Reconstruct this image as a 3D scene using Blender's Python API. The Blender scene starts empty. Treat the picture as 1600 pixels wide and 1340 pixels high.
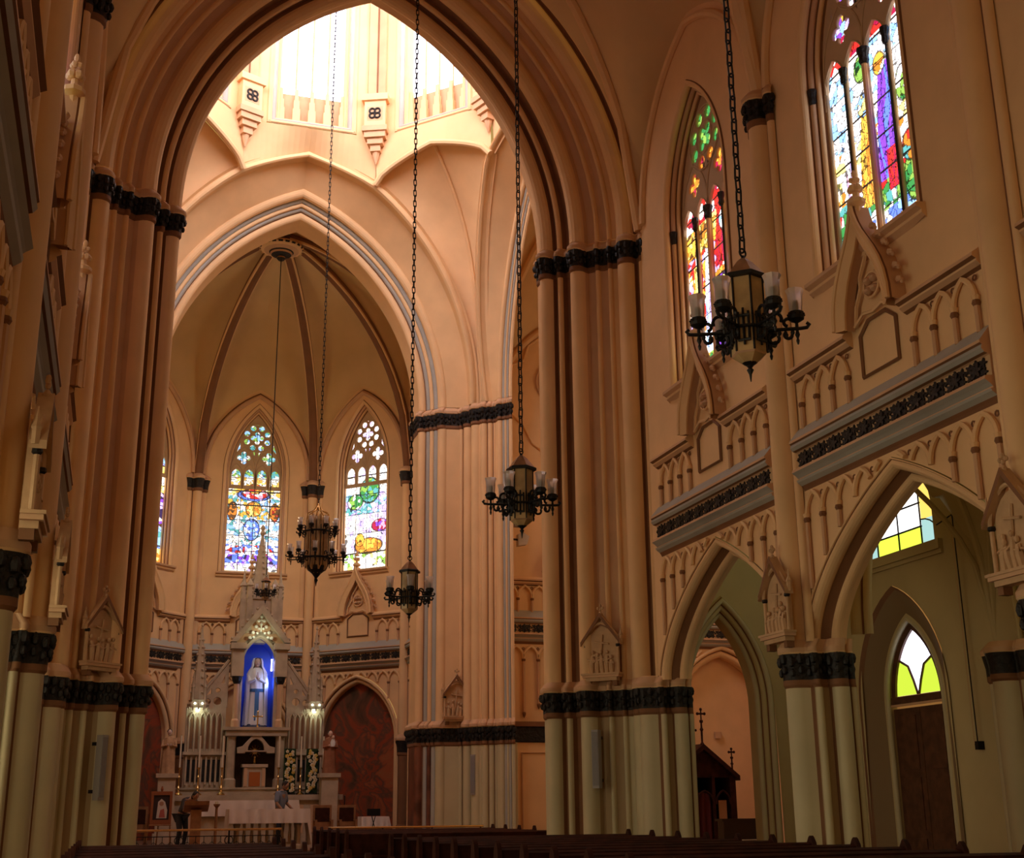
import bpy, bmesh, math, random
from mathutils import Vector, Matrix
PI = math.pi
C = bpy.context.scene.collection
SC = bpy.context.scene
random.seed(7)
# ------------------------------------------------------------------ camera, light, exposure
def rig():
    yaw, pitch, roll = math.radians(17.04), math.radians(16.6), math.radians(-0.545)
    f = Vector((math.sin(yaw)*math.cos(pitch), math.cos(yaw)*math.cos(pitch), math.sin(pitch)))
    r = Vector((math.cos(yaw), -math.sin(yaw), 0)); u = r.cross(f)
    c, s = math.cos(roll), math.sin(roll)
    r2 = r*c + u*s; u2 = u*c - r*s
    cam = bpy.data.cameras.new('camera'); o = bpy.data.objects.new('camera', cam); C.objects.link(o)
    m = Matrix((r2, u2, -f)).transposed().to_4x4(); m.translation = Vector((0, 0, 1.6))
    o.matrix_world = m
    cam.sensor_width = 36; cam.lens = 1975/1600*36; cam.clip_start = .05; cam.clip_end = 300
    SC.camera = o
rig()
SC.view_settings.view_transform = 'Standard'; SC.view_settings.look = 'None'
SC.view_settings.gamma = 1; SC.view_settings.use_curve_mapping = False
SC.view_settings.exposure = 0.0
SC.cycles.max_bounces = 10; SC.cycles.diffuse_bounces = 7; SC.cycles.glossy_bounces = 3
SC.cycles.transmission_bounces = 4; SC.cycles.caustics_reflective = False; SC.cycles.caustics_refractive = False
SC.cycles.sample_clamp_indirect = 6; SC.cycles.use_denoising = True
WORLD_COL, WORLD_STR = (1.0, .62, .18), .46
LANTERN_GLASS = (2.5, 2.5, 19., 18., 17., 18., 19., 2.5)   # lantern windows clockwise from the sanctuary side
GLASS_GAIN = 1.0             # stained glass
wd = bpy.data.worlds.new('daylight'); SC.world = wd; wd.use_nodes = True
bg = wd.node_tree.nodes['Background']; bg.inputs[0].default_value = (*WORLD_COL, 1); bg.inputs[1].default_value = WORLD_STR

XC = 4.45; XR = 10.2; XL = -1.3          # nave axis and wall planes
YC = 30.7                                # centre of the crossing
BAND0, BAND1 = 3.42, 3.86                # lower dark capitals
CAP0, CAP1 = 13.15, 13.75                # upper dark capitals
LEDGE = 7.12; RAILZ = 8.38
FLOOR2 = .58                             # sanctuary floor

# ------------------------------------------------------------------ mesh builder
class MB:
    def __init__(s): s.v = []; s.f = []; s.m = []; s.mats = []
    def mi(s, m):
        if m not in s.mats: s.mats.append(m)
        return s.mats.index(m)
    def add(s, vs, fs, m, M=None):
        b = len(s.v)
        if M is not None: vs = [M @ Vector(p) for p in vs]
        s.v += [tuple(p) for p in vs]
        ms = m if isinstance(m, list) else [m]*len(fs)
        for f, mm in zip(fs, ms):
            s.f.append(tuple(i+b for i in f)); s.m.append(s.mi(mm))
        return s
    def grid(s, rows, m, close_u=False, close_v=False):
        """rows: list of equal-length point lists; m: material or list per column segment"""
        R, N = len(rows), len(rows[0]); vs = [p for r in rows for p in r]; fs = []; ms = []
        for i in range(R if close_v else R-1):
            for j in range(N if close_u else N-1):
                a, b = i, (i+1) % R; c, d = j, (j+1) % N
                fs.append((a*N+c, a*N+d, b*N+d, b*N+c)); ms.append(m[c] if isinstance(m, list) else m)
        return s.add(vs, fs, ms)
    def box(s, lo, hi, m, M=None):
        x0, y0, z0 = lo; x1, y1, z1 = hi
        vs = [(x0,y0,z0),(x1,y0,z0),(x1,y1,z0),(x0,y1,z0),(x0,y0,z1),(x1,y0,z1),(x1,y1,z1),(x0,y1,z1)]
        return s.add(vs, [(0,3,2,1),(4,5,6,7),(0,1,5,4),(1,2,6,5),(2,3,7,6),(3,0,4,7)], m, M)
    def fbox(s, fr, x0, x1, z0, z1, w0, w1, m):
        vs = [fr(x,z,w) for z in (z0,z1) for (x,w) in ((x0,w0),(x1,w0),(x1,w1),(x0,w1))]
        return s.add(vs, [(0,3,2,1),(4,5,6,7),(0,1,5,4),(1,2,6,5),(2,3,7,6),(3,0,4,7)], m)
    def prism(s, poly, place, d0, d1, m, side=None):
        """poly: 2-D outline; place(a,b,d) -> point"""
        n = len(poly); vs = [place(a,b,d0) for a,b in poly]+[place(a,b,d1) for a,b in poly]
        fs = [tuple(range(n))[::-1], tuple(range(n,2*n))]+[(i,(i+1)%n,n+(i+1)%n,n+i) for i in range(n)]
        return s.add(vs, fs, [m,m]+[side or m]*n)
    def tube(s, pts, r, m, n=8, cap=True, closed=False):
        pts = [Vector(p) for p in pts]; N = len(pts); rr = r if isinstance(r, (list,tuple)) else [r]*N
        rows = []; prev = None
        for i, p in enumerate(pts):
            if closed: t = pts[(i+1)%N]-pts[i-1]
            else: t = pts[min(i+1,N-1)]-pts[max(i-1,0)]
            t.normalize()
            if prev is None:
                a = Vector((0,0,1)) if abs(t.z) < .9 else Vector((1,0,0))
                prev = (a - t*a.dot(t)).normalized()
            else:
                prev = (prev - t*prev.dot(t))
                prev = prev.normalized() if prev.length > 1e-6 else t.orthogonal().normalized()
            b = t.cross(prev)
            rows.append([p+(prev*math.cos(2*PI*k/n)+b*math.sin(2*PI*k/n))*rr[i] for k in range(n)])
        base = len(s.v)
        s.grid(rows, m, close_u=True, close_v=closed)
        if cap and not closed:
            s.f.append(tuple(base+k for k in range(n))[::-1]); s.m.append(s.mi(m))
            s.f.append(tuple(base+(N-1)*n+k for k in range(n))); s.m.append(s.mi(m))
        return s
    def lathe(s, prof, o, m, n=12, rot=0., axis=None, sx=1., sy=1.):
        """prof: (radius, height[, material]) from bottom to top"""
        o = Vector(o); rows = []; ms = []
        for q in prof:
            rows.append([o+Vector((q[0]*sx*math.cos(2*PI*k/n+rot), q[0]*sy*math.sin(2*PI*k/n+rot), q[1])) for k in range(n)])
            ms.append(q[2] if len(q) > 2 else m)
        if axis is not None:
            rows = [[axis @ (p-o)+o for p in r] for r in rows]
        b = len(s.v)
        for i in range(len(rows)-1): s.grid([rows[i], rows[i+1]], ms[i], close_u=True)
        for r, ms_, fl in ((rows[0], ms[0], True), (rows[-1], ms[-1], False)):
            idx = tuple(range(len(s.v), len(s.v)+n)); s.v += [tuple(p) for p in r]
            s.f.append(idx[::-1] if fl else idx); s.m.append(s.mi(ms_))
        return s
    def ball(s, c, r, m, n=10, k=6, M=None):
        """r: radius or (rx,ry,rz)"""
        rx, ry, rz = r if isinstance(r, (tuple, list)) else (r, r, r)
        c = Vector(c); rows = []
        for i in range(k+1):
            t = -PI/2+PI*i/k
            row = [Vector((rx*math.cos(t)*math.cos(2*PI*j/n), ry*math.cos(t)*math.sin(2*PI*j/n), rz*math.sin(t))) for j in range(n)]
            rows.append([(M @ p if M is not None else p)+c for p in row])
        return s.grid(rows, m, close_u=True)
    def build(s, name, parent=None, angle=35, loc=None):
        me = bpy.data.meshes.new(name)
        if loc is not None:
            L = Vector(loc); me.from_pydata([tuple(Vector(p)-L) for p in s.v], [], s.f)
        else: me.from_pydata(s.v, [], s.f)
        for m in s.mats: me.materials.append(m)
        me.polygons.foreach_set('material_index', s.m)
        me.polygons.foreach_set('use_smooth', [True]*len(s.f))
        me.validate(); me.update()
        me.set_sharp_from_angle(angle=math.radians(angle))
        o = bpy.data.objects.new(name, me); C.objects.link(o)
        if loc is not None: o.location = loc
        if parent is not None: o.parent = parent
        return o
    def mark(s): return len(s.v)
    def xform(s, i0, fn):
        for i in range(i0, len(s.v)): s.v[i] = tuple(fn(Vector(s.v[i])))

def tag(o, label=None, cat=None, group=None, kind=None):
    if label: o['label'] = label
    if cat: o['category'] = cat
    if group: o['group'] = group
    if kind: o['kind'] = kind
    return o
def struct(o, label, cat): return tag(o, label, cat, None, 'structure')
def thing(name, label, cat, loc=(0,0,0), rz=0, group=None):
    o = bpy.data.objects.new(name, None); C.objects.link(o); o.empty_display_size = .2
    o.location = loc; o.rotation_euler = (0,0,rz)
    return tag(o, label, cat, group)
def dup(root, loc, rz=None, label=None, group=None, scale=None):
    r = root.copy(); C.objects.link(r); r.location = loc
    if rz is not None: r.rotation_euler = (0,0,rz)
    if scale is not None: r.scale = scale
    if label: r['label'] = label
    if group: r['group'] = group
    for ch in list(root.children):
        c = ch.copy(); C.objects.link(c); c.parent = r
        for g in list(ch.children):
            d = g.copy(); C.objects.link(d); d.parent = c
    return r

class Fr:
    """frame on a wall: dx along the wall, z up, w out of the wall into the room"""
    def __init__(s, c, t, n): s.c = Vector((c[0], c[1], 0)); s.t = Vector((t[0], t[1], 0)).normalized(); s.n = Vector((n[0], n[1], 0)).normalized()
    def __call__(s, dx, z, w=0.): return s.c+s.t*dx+s.n*w+Vector((0,0,z))
    def at(s, dx, w=0.): q = s.c+s.t*dx+s.n*w; return Fr((q.x,q.y), (s.t.x,s.t.y), (s.n.x,s.n.y))
    def ang(s): return math.atan2(s.n.y, s.n.x)+PI/2     # rotation that turns local -Y to the wall normal

# ------------------------------------------------------------------ materials
def mat(name, col, rough=.7, noise=.0, nscale=3., metal=0., bump=0., bscale=20., spec=.3, col2=None):
    m = bpy.data.materials.new(name); m.use_nodes = True; nt = m.node_tree; b = nt.nodes['Principled BSDF']
    b.inputs['Base Color'].default_value = (*col,1); b.inputs['Roughness'].default_value = rough
    b.inputs['Metallic'].default_value = metal; b.inputs['Specular IOR Level'].default_value = spec
    if noise or col2:
        tc = nt.nodes.new('ShaderNodeTexCoord'); n = nt.nodes.new('ShaderNodeTexNoise'); r = nt.nodes.new('ShaderNodeValToRGB')
        n.inputs['Scale'].default_value = nscale; n.inputs['Detail'].default_value = 5
        nt.links.new(tc.outputs['Object'], n.inputs['Vector']); nt.links.new(n.outputs['Fac'], r.inputs['Fac'])
        c2 = col2 or tuple(min(1, c*(1+noise)) for c in col); c1 = col if col2 else tuple(c*(1-noise) for c in col)
        r.color_ramp.elements[0].position = .35; r.color_ramp.elements[1].position = .65
        r.color_ramp.elements[0].color = (*c1,1); r.color_ramp.elements[1].color = (*c2,1)
        nt.links.new(r.outputs['Color'], b.inputs['Base Color'])
    if bump:
        tc = nt.nodes.new('ShaderNodeTexCoord'); n = nt.nodes.new('ShaderNodeTexNoise'); u = nt.nodes.new('ShaderNodeBump')
        n.inputs['Scale'].default_value = bscale; n.inputs['Detail'].default_value = 4; u.inputs['Strength'].default_value = bump; u.inputs['Distance'].default_value = .03
        nt.links.new(tc.outputs['Object'], n.inputs['Vector']); nt.links.new(n.outputs['Fac'], u.inputs['Height']); nt.links.new(u.outputs['Normal'], b.inputs['Normal'])
    return m
def emit(name, col, s):
    m = bpy.data.materials.new(name); m.use_nodes = True; b = m.node_tree.nodes['Principled BSDF']
    b.inputs['Base Color'].default_value = (*[c*.3 for c in col],1); b.inputs['Emission Color'].default_value = (*col,1); b.inputs['Emission Strength'].default_value = s
    return m
def glass_attr(name, s):
    m = bpy.data.materials.new(name); m.use_nodes = True; nt = m.node_tree; b = nt.nodes['Principled BSDF']
    a = nt.nodes.new('ShaderNodeAttribute'); a.attribute_name = 'glass'
    b.inputs['Base Color'].default_value = (.05,.05,.05,1); b.inputs['Roughness'].default_value = .4
    nt.links.new(a.outputs['Color'], b.inputs['Emission Color']); b.inputs['Emission Strength'].default_value = s
    return m
CREAM = mat('cream_paint', (.80,.53,.28), .75, .05, 1.2)
VAULT = mat('vault_paint', (.70,.49,.25), .8, .05, .8)
BROWN = mat('brown_paint', (.22,.10,.045), .7, .08, 2.)
TAN = mat('tan_trim_paint', (.62,.38,.22), .7, .05, 2.)
BLUE = mat('blue_grey_paint', (.40,.39,.35), .7, .05, 2.)
DARK = mat('dark_capital_paint', (.016,.013,.012), .5, .4, 12., bump=.9, bscale=14)
FRIEZE = mat('frieze_ground_paint', (.58,.40,.22), .8)
OLIVE = mat('aisle_paint', (.52,.42,.22), .8, .05, 1.)
LOWCREAM = mat('aisle_lit_cream', (.54,.47,.29), .6, .05, 1.5)  # cream with the greenish aisle light put into its colour
WOOD = mat('dark_red_wood', (.04,.011,.006), .6, .35, 6., spec=.12)
DOORWOOD = mat('door_wood', (.10,.04,.02), .5, .3, 5.)
BRASS = mat('brass', (.75,.5,.2), .25, metal=1.)
IRON = mat('black_iron', (.012,.011,.012), .45, metal=.3)
LEAD = mat('dark_window_bar', (.015,.013,.012), .6)
MARBLE = mat('cream_marble', (.48,.38,.27), .5, .12, 3.)
STONE = mat('tracery_stone', (.56,.40,.24), .7, .05, 3.)
CLOTH = mat('white_altar_cloth', (.70,.60,.54), .9)
GREYP = mat('grey_speaker', (.30,.28,.27), .5)
FLOORM = mat('floor_tile', (.25,.15,.09), .35, .2, 4.)
SHADEG = mat('frosted_lamp_glass', (.78,.70,.68), .35, spec=.5)
SHADEG.node_tree.nodes['Principled BSDF'].inputs['Transmission Weight'].default_value = .75
SHADEG.node_tree.nodes['Principled BSDF'].inputs['Emission Color'].default_value = (1,.8,.7,1)
HORN = mat('horn_lantern_panel', (.42,.27,.13), .35, .25, 5., spec=.4)
COPPER = mat('aged_copper', (.45,.26,.16), .35, .2, 6., metal=.6)
WAX = mat('candle_wax', (.75,.66,.5), .5)
SKIN = mat('skin', (.35,.19,.12), .6)
HAIR = mat('dark_hair', (.02,.014,.012), .6)
# ------------------------------------------------------------------ mouldings
def prof(start, *els):
    """polyline in (u,w); ('l',u,w,mat) straight, ('s',u,w,bulge,mat) shaft bulging to the visible (left) side"""
    pts = [start]; ms = []
    for e in els:
        p = pts[-1]
        if e[0] == 'l': pts.append((e[1],e[2])); ms.append(e[3])
        else:
            q = (e[1],e[2]); bulge = e[3]; n = 7
            dx, dy = q[0]-p[0], q[1]-p[1]; L = math.hypot(dx,dy); nx, ny = -dy/L, dx/L
            for k in range(1, n+1):
                t = (1-math.cos(PI*k/n))/2; h = 1.35*bulge*math.sin(PI*k/n) if k < n else 0
                pts.append((p[0]+dx*t+nx*h, p[1]+dy*t+ny*h)); ms.append(e[4])
    return pts, ms
def ring(a, h, z0, zleg, u=0., n=14, legs=True):
    """pointed arch from right foot over the apex to left foot, moved out by u"""
    if isinstance(h, tuple):                 # depressed arch: (rise, straightness)
        A = a+u; Hh = h[0]+.82*u; half = []
        for k in range(n+1):
            d = math.cos(PI/2*k/n); half.append((A*d, z0+Hh*(h[1]*(1-d)+(1-h[1])*math.sqrt(max(0,1-d*d)))))
        half[-1] = (0., half[-1][1]); R = ([(half[0][0], zleg)] if legs else [])+half
        return R+[(-x,z) for x,z in R[:-1][::-1]]
    e = (h*h-a*a)/(2*a); r = a+e+u; end = math.acos(max(-1,min(1,e/r)))
    half = [(-e+r*math.cos(end*k/n), z0+r*math.sin(end*k/n)) for k in range(n+1)]
    half[-1] = (0., half[-1][1])
    R = ([(half[0][0], zleg)] if legs else [])+half
    return R+[(-x,z) for x,z in R[:-1][::-1]]
def arch_z(a, h, z0, u, dx):
    if isinstance(h, tuple):
        d = abs(dx)/(a+u)
        return z0+((h[0]+.82*u)*(h[1]*(1-d)+(1-h[1])*math.sqrt(1-d*d)) if d < 1 else 0.)
    e = (h*h-a*a)/(2*a); r = a+e+u; q = r*r-(abs(dx)+e)**2
    return z0+(math.sqrt(q) if q > 0 else 0.)
def sweep_arch(mb, fr, pf, a, h, z0, zleg=None, n=14, shift=None, m=None):
    pts, ms = pf; rows = []
    for u, w in pts:
        rg = ring(a,h,z0,zleg if zleg is not None else z0,u,n,zleg is not None)
        rows.append([fr(x,z,w+(shift(u,z) if shift else 0)) for x,z in rg])
    for i in range(len(rows)-1): mb.grid([rows[i],rows[i+1]], m or ms[i])
def extrude(mb, f2, pf, levels, m=None, c=None, d=(0,0)):
    """stack a pier profile; level: (z, scale about c, push along d, material or None)"""
    pts, ms = pf; P = [f2(u,w) for u,w in pts]
    for (za,sa,oa,ma),(zb,sb,ob,_) in zip(levels, levels[1:]):
        ra = [(c[0]+(p[0]-c[0])*sa+d[0]*oa, c[1]+(p[1]-c[1])*sa+d[1]*oa, za) for p in P]
        rb = [(c[0]+(p[0]-c[0])*sb+d[0]*ob, c[1]+(p[1]-c[1])*sb+d[1]*ob, zb) for p in P]
        mb.grid([ra, rb], ma or m or ms)
def band_levels(z0, z1, s, o):
    """foot ring, dark bell, brown abacus"""
    h = z1-z0
    return [(z0-.12,1,0,BROWN),(z0-.08,1+s*.4,o*.4,BROWN),(z0,1+s*.4,o*.4,DARK),(z0+h*.35,1+s*.45,o*.5,DARK),(z0+h*.9,1+s,o,CREAM),(z0+h*.96,1+s*1.25,o*1.25,TAN),(z0+h*1.12,1+s*1.25,o*1.25,TAN),(z0+h*1.4,1,0,None)]

def leafy(mb, f2, pf, z0, z1, c, s, o, d, step=.13):
    """two rows of curled dark leaves on a capital"""
    P = [Vector(f2(u,w)) for u,w in pf[0]]; C_ = Vector(c); D = Vector(d); acc = 0; h = z1-z0; k = 0
    for a,b in zip(P,P[1:]):
        L = (b-a).length
        while acc < L:
            p = a.lerp(b,acc/L if L else 0); k += 1
            for zz,sc,r in ((z0+h*.30,1+s*.5,.045),(z0+h*.68,1+s*.9,.06)):
                q = C_+(p-C_)*sc+D*(o*.8); mb.ball((q.x,q.y,zz+(.02 if k%2 else -.02)),(r,r,r*1.5),DARK,6,4)
            acc += step
        acc -= L
def rows_pier(mb, f2, pf, c, d, s=.035, o=.06, zlow=True, top=CAP1, lowmat=None):
    h = BAND1-BAND0
    base = [(0,1+s,o,None),(.34,1+s,o,None),(.45,1,0,None),(BAND0-.12,1,0,None)]
    L = base+band_levels(BAND0,BAND1,s,o)[0:7]+[(BAND0+h*1.4,1,0,None)]
    extrude(mb,f2,(pf[0],(lowmat if isinstance(lowmat,list) else [LOWSHADE if k is TAN else (lowmat if (lowmat and k is not BROWN) else k) for k in pf[1]])),base,None,c,d)
    extrude(mb,f2,pf,band_levels(BAND0,BAND1,s,o),None,c,d); leafy(mb,f2,pf,BAND0,BAND1,c,s,o,d)
    up0 = BAND0+h*1.4
    if top: 
        ck = CAP0; hh = CAP1-CAP0
        extrude(mb,f2,pf,[(up0,1,0,None),(ck-.12,1,0,None)],None,c,d)
        extrude(mb,f2,pf,band_levels(CAP0,CAP0+hh*.7,s,o),None,c,d); leafy(mb,f2,pf,CAP0,CAP0+hh*.7,c,s,o,d)

LOWSHADE = mat('lower_pier_recess_shade',(.36,.25,.13),.7)  # darker tan puts the recess shade into the lower pier colour
# ---- the four great arches of the crossing
A_, H_S, H_N = 4.05, 6.08, 6.2
S_PF = prof((0,0.),('l',0,.25,CREAM),('s',.20,.52,.13,CREAM),('l',.28,.50,BROWN),('l',.30,.58,BROWN),('s',.38,.68,.06,CREAM),('l',.48,.66,BROWN),('l',.52,.84,BROWN),
    ('s',.76,1.10,.15,CREAM),('l',.85,1.06,TAN),('l',.98,1.19,TAN),('s',1.06,1.27,.06,CREAM),('l',1.14,1.29,TAN),('l',1.21,1.37,TAN),('s',1.29,1.45,.06,CREAM),('l',1.40,1.52,CREAM),  # tan flats carry the shade of the recesses between shafts
    ('s',1.64,1.84,.15,CREAM),('l',1.70,1.83,BROWN),('l',1.72,1.92,BROWN),('s',1.82,2.04,.06,CREAM),('l',1.95,2.10,CREAM))
N_PF = prof((0,-.6),('l',0,.28,CREAM),('s',.18,.46,.09,CREAM),('l',.21,.48,BROWN),('s',.31,.57,.03,BLUE),('s',.41,.66,.05,CREAM),('s',.53,.76,.03,BLUE),('s',.74,.98,.1,CREAM),
    ('l',1.16,1.03,CREAM),('s',1.26,1.09,.04,CREAM),('l',1.29,1.14,BROWN),('s',1.45,1.38,.1,CREAM),('l',1.48,1.42,BROWN),('s',1.60,1.72,.1,CREAM),('l',1.62,1.78,CREAM))
YS0 = 25.6
def fS(side): return lambda u,w: (XC+side*(A_+u), YS0-w)
YN0 = 38.2
AP = 5.02; HS = AP*math.tan(PI/8); ZV = arch_z(A_,H_N,CAP1,1.45,HS)
def nshift(h):
    top = arch_z(A_,h,CAP1,1.45,0)
    def f(u,z):
        k = max(0,min(1,(u-.74)/.66))
        return k*(.905*max(0,(z-CAP1)/(ZV-CAP1)) if z < ZV else .905-.5*min(1,(z-ZV)/(top-ZV)))
    return f
def near_pier(side, name, label):
    mb = MB(); f2 = fS(side); c = (XC+side*(A_+1.3), YS0-.6); d = (-side*.7071,-.7071)
    pf = (list(S_PF[0])[:-1]+[(1.86,2.2)], S_PF[1])
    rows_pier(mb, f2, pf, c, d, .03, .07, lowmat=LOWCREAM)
    mb.box((min(f2(.6,0)[0],f2(3.2,0)[0]), YS0-.02, 0),(max(f2(.6,0)[0],f2(3.2,0)[0]), 26.3, CAP1+.3), CREAM)
    struct(mb.build(name), label, 'pier')
near_pier(1,'pillar_crossing','clustered cream crossing pier with black bands right of the nave')
near_pier(-1,'pillar_crossing','clustered cream crossing pier with black bands left of the nave')
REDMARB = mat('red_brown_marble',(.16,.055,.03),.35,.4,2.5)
A_E, H_E, PE = 4.9, 7.12, 7.45           # transept arches: slimmer orders on the same curve
def epf(pf): return [(u*.475, max(.98,1.78-(1.78-w)*.55)) for u,w in pf[0]], pf[1]
def far_pier(side, name, label):
    mb = MB(); c = (XC+side*(A_+1.9), YN0-1.2); d = (-side*.7071,-.7071)
    fN = lambda u,w: (XC+side*(A_+u), YN0-w)
    fE = lambda u,w: (XC+side*(PE-w), YC+A_E+u); EP = epf(N_PF)[0]
    pts = [fN(*p) for p in N_PF[0]]+[fE(*p) for p in EP[::-1]]
    ms = N_PF[1]+[CREAM]+N_PF[1][::-1]
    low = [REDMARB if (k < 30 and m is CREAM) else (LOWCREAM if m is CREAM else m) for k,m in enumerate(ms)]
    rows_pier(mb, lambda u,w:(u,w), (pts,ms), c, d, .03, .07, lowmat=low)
    a, b = fN(0,-.6), fE(*EP[0])
    mb.grid([[(a[0],a[1],0),(b[0],a[1],0),(b[0],b[1],0)],[(a[0],a[1],14),(b[0],a[1],14),(b[0],b[1],14)]], CREAM)
    struct(mb.build(name), label, 'pier')
far_pier(1,'pillar_crossing','clustered cream pier between the sanctuary arch and the right transept')
far_pier(-1,'pillar_crossing','clustered cream pier between the sanctuary arch and the left transept')
# arches
mb = MB(); frS = Fr((XC,YS0),(1,0),(0,-1))
sweep_arch(mb, frS, S_PF, A_, H_S, CAP1, n=26)
rg = ring(A_,H_S,CAP1,CAP1,1.95,26,False); outer = [frS(x*1.0,max(z,CAP1),2.1) for x,z in rg]
far = [frS(x*1.02,z+.9,2.12) for x,z in rg]; mb.grid([outer,far],CREAM)
# its crossing side, up to the lantern wall
rin = [frS(x,z,0) for x,z in ring(A_,H_S,CAP1,CAP1,0,26,False)]
rout = [frS(x,z,-.1) for x,z in ring(A_,H_N,CAP1,CAP1,1.5,26,False)]
mb.grid([rin,rout],CREAM)
struct(mb.build('arch_crossing'),'huge moulded cream arch opening from the nave to the crossing','arch')
NA_PF = prof((0,-.6),('l',0,.28,CREAM),('s',.18,.46,.09,CREAM),('l',.21,.48,BROWN),('s',.31,.57,.03,BLUE),('s',.41,.66,.05,CREAM),('s',.53,.76,.03,BLUE),('s',.74,.98,.1,CREAM),
    ('l',1.40,1.10,CREAM),('l',1.42,1.34,CREAM),('s',1.58,1.50,.12,CREAM),('l',1.62,1.60,CREAM))
def great_arch(fr, label, e=False):
    mb = MB(); ns = nshift(H_N)
    if e: sweep_arch(mb, fr, epf(NA_PF), A_E, H_E, CAP1, n=26, shift=lambda u,z: ns(u/.475,z))
    else: sweep_arch(mb, fr, NA_PF, A_, H_N, CAP1, n=26, shift=ns)
    struct(mb.build('arch_crossing'),label,'arch')
frN = Fr((XC,YN0),(1,0),(0,-1)); frE = Fr((XC+PE,YC),(0,1),(-1,0)); frW = Fr((XC-PE,YC),(0,1),(1,0))
great_arch(frN,'moulded arch with blue grey lines opening to the sanctuary')
great_arch(frE,'moulded arch opening to the right transept',True)
great_arch(frW,'moulded arch opening to the left transept',True)

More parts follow.
